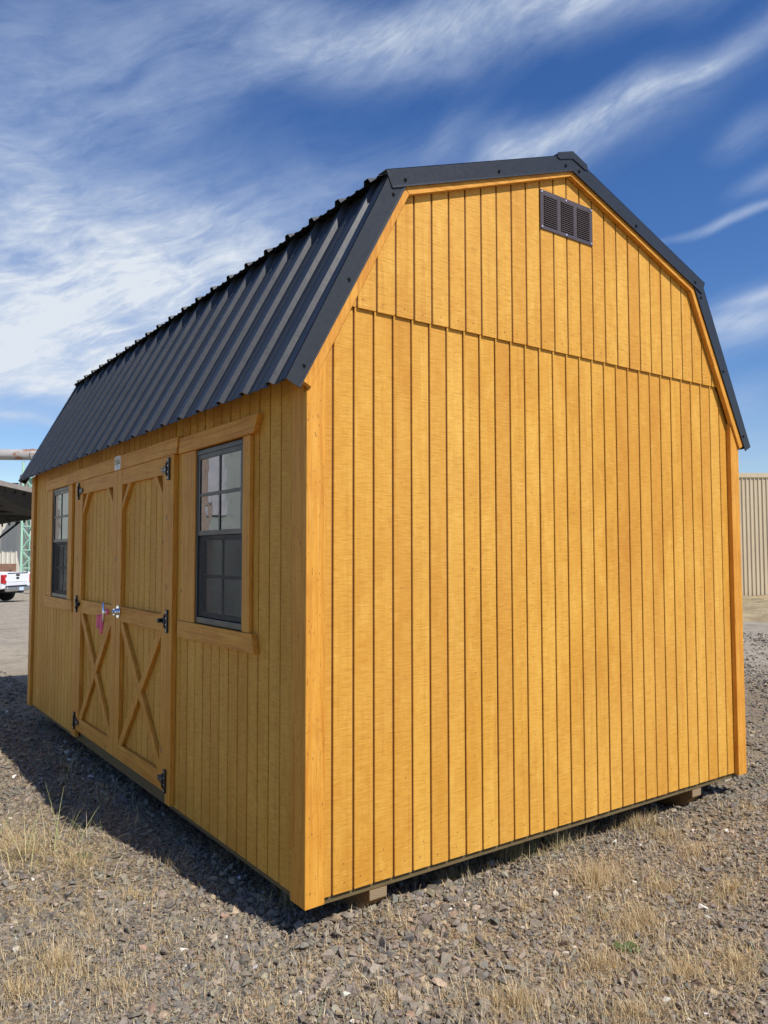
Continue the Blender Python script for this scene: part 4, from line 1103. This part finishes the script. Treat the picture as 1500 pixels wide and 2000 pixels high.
def visible_ground(n, rmin, rmax, margin=160, thin=False):
    out = []; got = 0
    while got < n:
        k = max(4000, n); an = YAW + rng.uniform(-0.78, 0.78, k); r = np.sqrt(rng.uniform(rmin ** 2, rmax ** 2, k))
        P = np.stack([CAM.x + r * np.sin(an), CAM.y + r * np.cos(an), np.zeros(k)], 1)
        px, py, dp = project(P)
        ok = (px > -margin) & (px < 1500 + margin) & (py < 2000 + 2 * margin)
        x, y = P[:, 0], P[:, 1]
        dx = np.minimum(x - 0.0, WX - x); dy = np.minimum(y - 0.0, LY - y)
        ok &= ~((dx > 0.75) & (dy > 0.75))                                  # nothing far beneath the floor
        ok &= ~((x > 0.6) & (y > 0.9) & (x < WX + 0.0) & (y < LY))
        ok &= ~((x > 0.35) & (x < 3.2) & (y > 5.2))                           # hidden behind the shed
        # stones lie loosely: trodden patches of fines show between drifts of rock
        if thin:
            f = np.sin(2.7 * x + 1.3 * y + 0.4) + np.sin(-1.9 * x + 3.1 * y + 2.0) + 0.7 * np.sin(6.1 * x + 4.7 * y) + 0.7 * np.sin(5.2 * x - 7.3 * y + 1.0)
            ok &= rng.random(k) < np.clip(0.80 - 0.26 * f, 0.30, 1.0)
        out.append(P[ok]); got += ok.sum()
    return np.concatenate(out)[:n]
def add_stones(n, rmin, rmax, smed, ssig, smin, smax):
    P = visible_ground(n, rmin, rmax, thin=True); S = np.clip(np.exp(rng.normal(math.log(smed), ssig, n)), smin, smax)
    return P, S
parts = [add_stones(52000, 1.7, 3.6, 0.0064, 0.52, 0.003, 0.026), add_stones(32000, 3.6, 6.2, 0.0088, 0.46, 0.005, 0.027), add_stones(15000, 6.2, 11.5, 0.0155, 0.35, 0.010, 0.030), add_stones(9000, 11.5, 18.0, 0.019, 0.35, 0.012, 0.034)]
Pp = np.concatenate([p for p, s in parts]); Ss = np.concatenate([s for p, s in parts])
N = len(Pp)
patch = np.sin(Pp[:, 0] * 2.3 + 1) * np.sin(Pp[:, 1] * 1.9 + 2) * 0.5 + 0.5
Ss *= 0.8 + 0.45 * patch
base_c = np.array([[0.205, 0.177, 0.138], [0.24, 0.203, 0.152], [0.165, 0.149, 0.124], [0.29, 0.243, 0.175], [0.33, 0.258, 0.165], [0.27, 0.190, 0.130], [0.60, 0.56, 0.48]])
pick = rng.choice(7, N, p=[0.31, 0.275, 0.20, 0.125, 0.055, 0.027, 0.008])
Tc = base_c[pick] * rng.uniform(0.72, 1.30, (N, 1)) * rng.uniform(0.95, 1.05, (N, 3))
yaw_ = rng.uniform(0, 2 * np.pi, N); tx, ty = rng.normal(0, 0.33, N), rng.normal(0, 0.33, N)
def rotm(a, b, c):
    ca, sa, cb_, sb, cc_, sc_ = np.cos(a), np.sin(a), np.cos(b), np.sin(b), np.cos(c), np.sin(c)
    Rz = np.zeros((len(a), 3, 3)); Rz[:, 0, 0] = ca; Rz[:, 0, 1] = -sa; Rz[:, 1, 0] = sa; Rz[:, 1, 1] = ca; Rz[:, 2, 2] = 1
    Rx = np.zeros_like(Rz); Rx[:, 0, 0] = 1; Rx[:, 1, 1] = cb_; Rx[:, 1, 2] = -sb; Rx[:, 2, 1] = sb; Rx[:, 2, 2] = cb_
    Ry = np.zeros_like(Rz); Ry[:, 0, 0] = cc_; Ry[:, 0, 2] = sc_; Ry[:, 1, 1] = 1; Ry[:, 2, 0] = -sc_; Ry[:, 2, 2] = cc_
    return Rz @ Rx @ Ry
RM = rotm(yaw_, tx, ty)
gh = ground_h(Pp[:, 0], Pp[:, 1])
# stones rest on and among each other
zc = gh + Ss * rng.uniform(0.10, 0.50, N)
which = rng.integers(0, len(VAR), N)
VV, FF, CC = [], [], []; off = 0
for vi, (vv, ff) in enumerate(VAR):
    sel = np.where(which == vi)[0]
    if not len(sel): continue
    w_ = np.einsum('nij,kj->nki', RM[sel], vv) * Ss[sel][:, None, None] + np.stack([Pp[sel, 0], Pp[sel, 1], zc[sel]], 1)[:, None, :]
    VV.append(w_.reshape(-1, 3)); nv = len(vv)
    FF.append((ff[None] + (np.arange(len(sel)) * nv)[:, None, None] + off).reshape(-1, 3)); off += nv * len(sel)
    CC.append(np.repeat(Tc[sel], len(ff), 0))
def big_mesh(name, V, F, C, mat, kind='stuff'):
    me = bpy.data.meshes.new(name); k = F.shape[1]
    me.vertices.add(len(V)); me.vertices.foreach_set('co', V.astype(np.float32).ravel())
    me.loops.add(F.size); me.loops.foreach_set('vertex_index', F.astype(np.int32).ravel())
    me.polygons.add(len(F)); me.polygons.foreach_set('loop_start', np.arange(0, F.size, k, dtype=np.int32)); me.polygons.foreach_set('loop_total', np.full(len(F), k, np.int32))
    me.update(calc_edges=True)
    at = me.attributes.new('tint', 'FLOAT_COLOR', 'FACE'); at.data.foreach_set('color', np.concatenate([C, np.ones((len(C), 1))], 1).astype(np.float32).ravel())
    me.materials.append(mat); me.polygons.foreach_set('use_smooth', np.zeros(len(F), bool)); me.validate()
    o = link(bpy.data.objects.new(name, me)); tag(o, kind=kind); return o
o = big_mesh('gravel', np.concatenate(VV), np.concatenate(FF), np.concatenate(CC), M_STONE)
tag(o, 'loose grey-brown crushed stone covering the yard around the shed', 'gravel')

# ================================================================== dry grass
def blades(P, H, lean, heading, curl, width, C):
    n = len(P); lv_ = 4
    V = np.zeros((n, lv_ * 2, 3)); side_ = np.stack([-np.sin(heading), np.cos(heading), np.zeros(n)], 1)
    fw_ = np.stack([np.cos(heading), np.sin(heading), np.zeros(n)], 1)
    pos = P.copy()
    for i in range(lv_):
        wdt = width * (1 - 0.85 * (i / (lv_ - 1)))
        V[:, 2 * i] = pos - side_ * wdt[:, None] / 2; V[:, 2 * i + 1] = pos + side_ * wdt[:, None] / 2
        an = np.clip(lean + curl * (i / (lv_ - 1)), 0, 1.62)
        pos = pos + (fw_ * np.sin(an)[:, None] + np.array([0, 0, 1.0]) * np.cos(an)[:, None]) * (H / (lv_ - 1))[:, None]
    F = np.array([[0, 1, 3, 2], [2, 3, 5, 4], [4, 5, 7, 6]])
    Fa = (F[None] + (np.arange(n) * lv_ * 2)[:, None, None]).reshape(-1, 4)
    return V.reshape(-1, 3), Fa, np.repeat(C, 3, 0)
STRAW = np.array([[0.54, 0.40, 0.20], [0.62, 0.48, 0.26], [0.46, 0.31, 0.14], [0.68, 0.56, 0.34], [0.42, 0.30, 0.16]])
def straw_cols(n, green=0.0):
    c = STRAW[rng.integers(0, 5, n)] * rng.uniform(0.75, 1.15, (n, 1))
    g = rng.random(n) < green; c[g] = np.array([0.16, 0.22, 0.07]) * rng.uniform(0.7, 1.3, (g.sum(), 1)); return c
def patch_pts(px, py, rx, ry, n):
    th = rng.uniform(0, 2 * np.pi, n); r = np.abs(rng.normal(0, 0.72, n))
    out = np.array([on_z(px + rx * a, py + ry * b)[:] for a, b in zip(r * np.cos(th), r * np.sin(th))])
    # blades gather in small tufts
    k = max(1, n // 9); cen = out[rng.integers(0, n, k)]; t = rng.integers(0, k, n); m_ = rng.random(n) < 0.45
    out[m_] = cen[t[m_]] + rng.normal(0, 0.012, (m_.sum(), 3)) * np.array([1, 1, 0])
    out[:, 2] = ground_h(out[:, 0], out[:, 1]); return out
GP = [ # px, py, rx, ry, count, height, lean, green
    (60, 1660, 130, 45, 1000, 0.12, 1.2, 0.02), (20, 1640, 60, 30, 360, 0.10, 1.15, 0.02), (150, 1690, 90, 30, 260, 0.11, 1.0, 0.08),
    (110, 1880, 110, 60, 900, 0.048, 0.35, 0.0), (180, 1800, 70, 70, 420, 0.045, 0.4, 0.0), (40, 1930, 80, 50, 400, 0.05, 0.4, 0.0), (240, 1925, 60, 35, 260, 0.045, 0.45, 0.0),
    (260, 1745, 80, 26, 240, 0.05, 0.7, 0.02), (330, 1690, 50, 14, 90, 0.07, 0.8, 0.05), (600, 1880, 130, 45, 260, 0.045, 0.7, 0.0), (520, 1960, 120, 40, 240, 0.04, 0.6, 0.0),
    (420, 1880, 120, 60, 220, 0.04, 0.5, 0.0), (760, 1950, 150, 50, 330, 0.045, 0.6, 0.0), (760, 1800, 60, 20, 90, 0.06, 0.6, 0.03),
    (1000, 1660, 120, 18, 240, 0.10, 0.35, 0.30), (1090, 1640, 60, 14, 140, 0.11, 0.45, 0.12), (880, 1700, 90, 14, 100, 0.08, 0.4, 0.15),
    (1245, 1603, 50, 15, 430, 0.075, 0.35, 0.0), (1300, 1625, 45, 16, 240, 0.06, 0.45, 0.0), (1165, 1720, 70, 55, 950, 0.075, 0.45, 0.02),
    (1250, 1800, 80, 45, 800, 0.06, 0.6, 0.02), (1290, 1735, 40, 25, 260, 0.06, 0.5, 0.03), (1180, 1880, 150, 50, 850, 0.05, 0.6, 0.0),
    (1010, 1960, 150, 55, 1000, 0.055, 0.45, 0.0), (1240, 1970, 150, 45, 620, 0.05, 0.5, 0.0), (1430, 1735, 80, 40, 420, 0.055, 0.5, 0.04), (1360, 1655, 70, 30, 300, 0.05, 0.5, 0.0),
    (1440, 1880, 90, 70, 620, 0.05, 0.75, 0.03), (1330, 1900, 120, 70, 700, 0.045, 0.9, 0.0), (1120, 1790, 110, 60, 500, 0.045, 0.9, 0.0), (330, 1840, 160, 70, 380, 0.04, 0.9, 0.0), (60, 1760, 90, 50, 420, 0.05, 1.0, 0.0), (1460, 1580, 60, 25, 200, 0.05, 0.5, 0.0), (930, 1830, 120, 40, 260, 0.04, 0.6, 0.0), (1020, 1770, 90, 30, 200, 0.05, 0.7, 0.0),
    (130, 1500, 60, 30, 60, 0.13, 0.3, 0.1), (200, 1560, 60, 25, 50, 0.11, 0.5, 0.1), (560, 1760, 60, 15, 60, 0.09, 0.5, 0.2), (450, 1660, 60, 15, 40, 0.09, 0.5, 0.1)]
bV, bF, bC = [], [], []; off = 0
def push(res):
    global off
    V, F, C = res; bV.append(V); bF.append(F + off); bC.append(C); off += len(V)
for (px, py, rx, ry, n, h, ln, gr) in GP:
    n = int(n * 2.0); P = patch_pts(px, py, rx, ry, n)
    push(blades(P, h * rng.uniform(0.35, 1.45, n), np.abs(rng.normal(ln + 0.12, 0.42, n)), rng.uniform(0, 2 * np.pi, n), rng.normal(0.3, 0.4, n), rng.uniform(0.0012, 0.0026, n), straw_cols(n, gr)))
n = 17000                                       # sparse stubble and fallen straw everywhere
P = visible_ground(n, 1.8, 6.5); P[:, 2] = ground_h(P[:, 0], P[:, 1]) + rng.uniform(0.0, 0.012, n)
push(blades(P, rng.uniform(0.018, 0.075, n), np.clip(rng.normal(1.2, 0.4, n), 0, 1.55), rng.uniform(0, 2 * np.pi, n), rng.normal(0.1, 0.25, n), rng.uniform(0.0012, 0.0028, n), straw_cols(n, 0.01)))
o = big_mesh('dry_grass', np.concatenate(bV), np.concatenate(bF), np.concatenate(bC), M_BLADE)
tag(o, 'short straw-coloured dry grass growing in patches through the gravel', 'grass')

# a few plants that can be told apart
def plant(name, label, px, py, stems, hgt, lean, cols, wid, group=None, cat='grass tuft', spread=0.03):
    c = on_z(px, py); c.z = gnd(c.x, c.y)
    root = empty(name, tuple(c)); tag(root, label, cat, group)
    for i in range(stems):
        h = np.array([hgt * random.uniform(0.55, 1.15)])
        res = blades(np.array([[random.gauss(0, spread), random.gauss(0, spread), 0.0]]), h, np.array([abs(random.gauss(lean, 0.25))]), np.array([random.uniform(0, 6.28)]), np.array([random.gauss(0.45, 0.3)]), np.array([wid * random.uniform(0.8, 1.3)]), np.array([random.choice(cols)]) * random.uniform(0.8, 1.15))
        me = bpy.data.meshes.new('stalk'); me.from_pydata(res[0].tolist(), [], res[1].tolist())
        at = me.attributes.new('tint', 'FLOAT_COLOR', 'FACE'); at.data.foreach_set('color', np.concatenate([res[2], np.ones((3, 1))], 1).astype(np.float32).ravel())
        me.materials.append(M_BLADE); link(bpy.data.objects.new('stalk', me), root)
    return root
YG = [(0.40, 0.38, 0.16), (0.50, 0.44, 0.22), (0.30, 0.32, 0.12), (0.52, 0.42, 0.24)]
plant('grass_tuft', 'tall yellow-green grass stalks crossing the edge of the shed shadow beside the doors', 118, 1655, 24, 0.34, 0.75, YG, 0.0042, spread=0.09)
plant('grass_tuft', 'long straw-coloured stalks bowing over the sunlit gravel beside the small green weed', 60, 1670, 22, 0.30, 0.95, YG, 0.004, spread=0.12)
plant('grass_tuft', 'thin pale stalks standing in the shade in front of the double doors', 125, 1520, 9, 0.17, 0.25, YG, 0.003)
plant('grass_tuft', 'sparse stalks half in shade below the near window', 190, 1620, 8, 0.15, 0.5, YG, 0.003)
plant('grass_tuft', 'fresh green blades under the middle of the sunlit gable wall', 1035, 1652, 14, 0.11, 0.3, [(0.14, 0.20, 0.06), (0.20, 0.26, 0.09)], 0.004)
plant('grass_tuft', 'russet dry grass clump in the gravel beyond the gable wall', 1235, 1598, 26, 0.10, 0.4, [(0.42, 0.26, 0.12), (0.48, 0.32, 0.15)], 0.003)
def weed(label, px, py, r):
    c = on_z(px, py); c.z = gnd(c.x, c.y) + 0.004; root = empty('weed', tuple(c)); tag(root, label, 'weed')
    for i in range(11):
        an = i * 2.4; L_ = r * random.uniform(0.55, 1.1); bm = bmesh.new(); d = Vector((math.cos(an), math.sin(an), 0)); s = Vector((-d.y, d.x, 0)); pts = []
        ctr = [(0, 0.002, 0.004), (0.4, 0.020, 0.018), (0.75, 0.016, 0.022), (1.0, 0.001, 0.012)]
        A = [bm.verts.new(d * L_ * t_ + s * wd_ * 0.5 + Vector((0, 0, zz))) for t_, wd_, zz in ctr]; B = [bm.verts.new(d * L_ * t_ - s * wd_ * 0.5 + Vector((0, 0, zz))) for t_, wd_, zz in ctr]
        for k in range(3): bm.faces.new((A[k], A[k + 1], B[k + 1], B[k]))
        bmesh.ops.solidify(bm, geom=bm.faces[:], thickness=0.0008)
        from_bm('leaf', bm, M_WEED, root)
M_WEED = plain('weed_leaf', (0.15, 0.21, 0.075), 0.6, 0, 0.25, 60)
weed('small green weed rosette among dry grass on the open gravel', 1225, 1852, 0.06)
weed('small green weed beside the long grass stalks near the shed doors', 160, 1674, 0.045)
# dry curled leaf lying in the shade of the doors
c = on_z(128, 1498); c.z = gnd(c.x, c.y) + 0.012
lf = empty('dry_leaf', tuple(c), 0.5); tag(lf, 'pale curled dry leaf lying in the shade in front of the doors', 'leaf')
bm = bmesh.new(); rows = []
for i in range(9):
    k = i / 8; wd_ = 0.028 * math.sin(math.pi * min(1, k * 0.9 + 0.08)) + 0.002
    rows.append([bm.verts.new((-0.08 + 0.16 * k, sg * wd_, 0.03 * abs(k - 0.5) + 0.012 * (abs(sg) > 0.5) + 0.004)) for sg in (-1, 0, 1)])
for a, b in zip(rows, rows[1:]):
    for i in range(2): bm.faces.new((a[i], a[i + 1], b[i + 1], b[i]))
bmesh.ops.solidify(bm, geom=bm.faces[:], thickness=0.001)
from_bm('blade', bm, plain('dry_leaf_brown', (0.34, 0.27, 0.20), 0.8), lf, True)
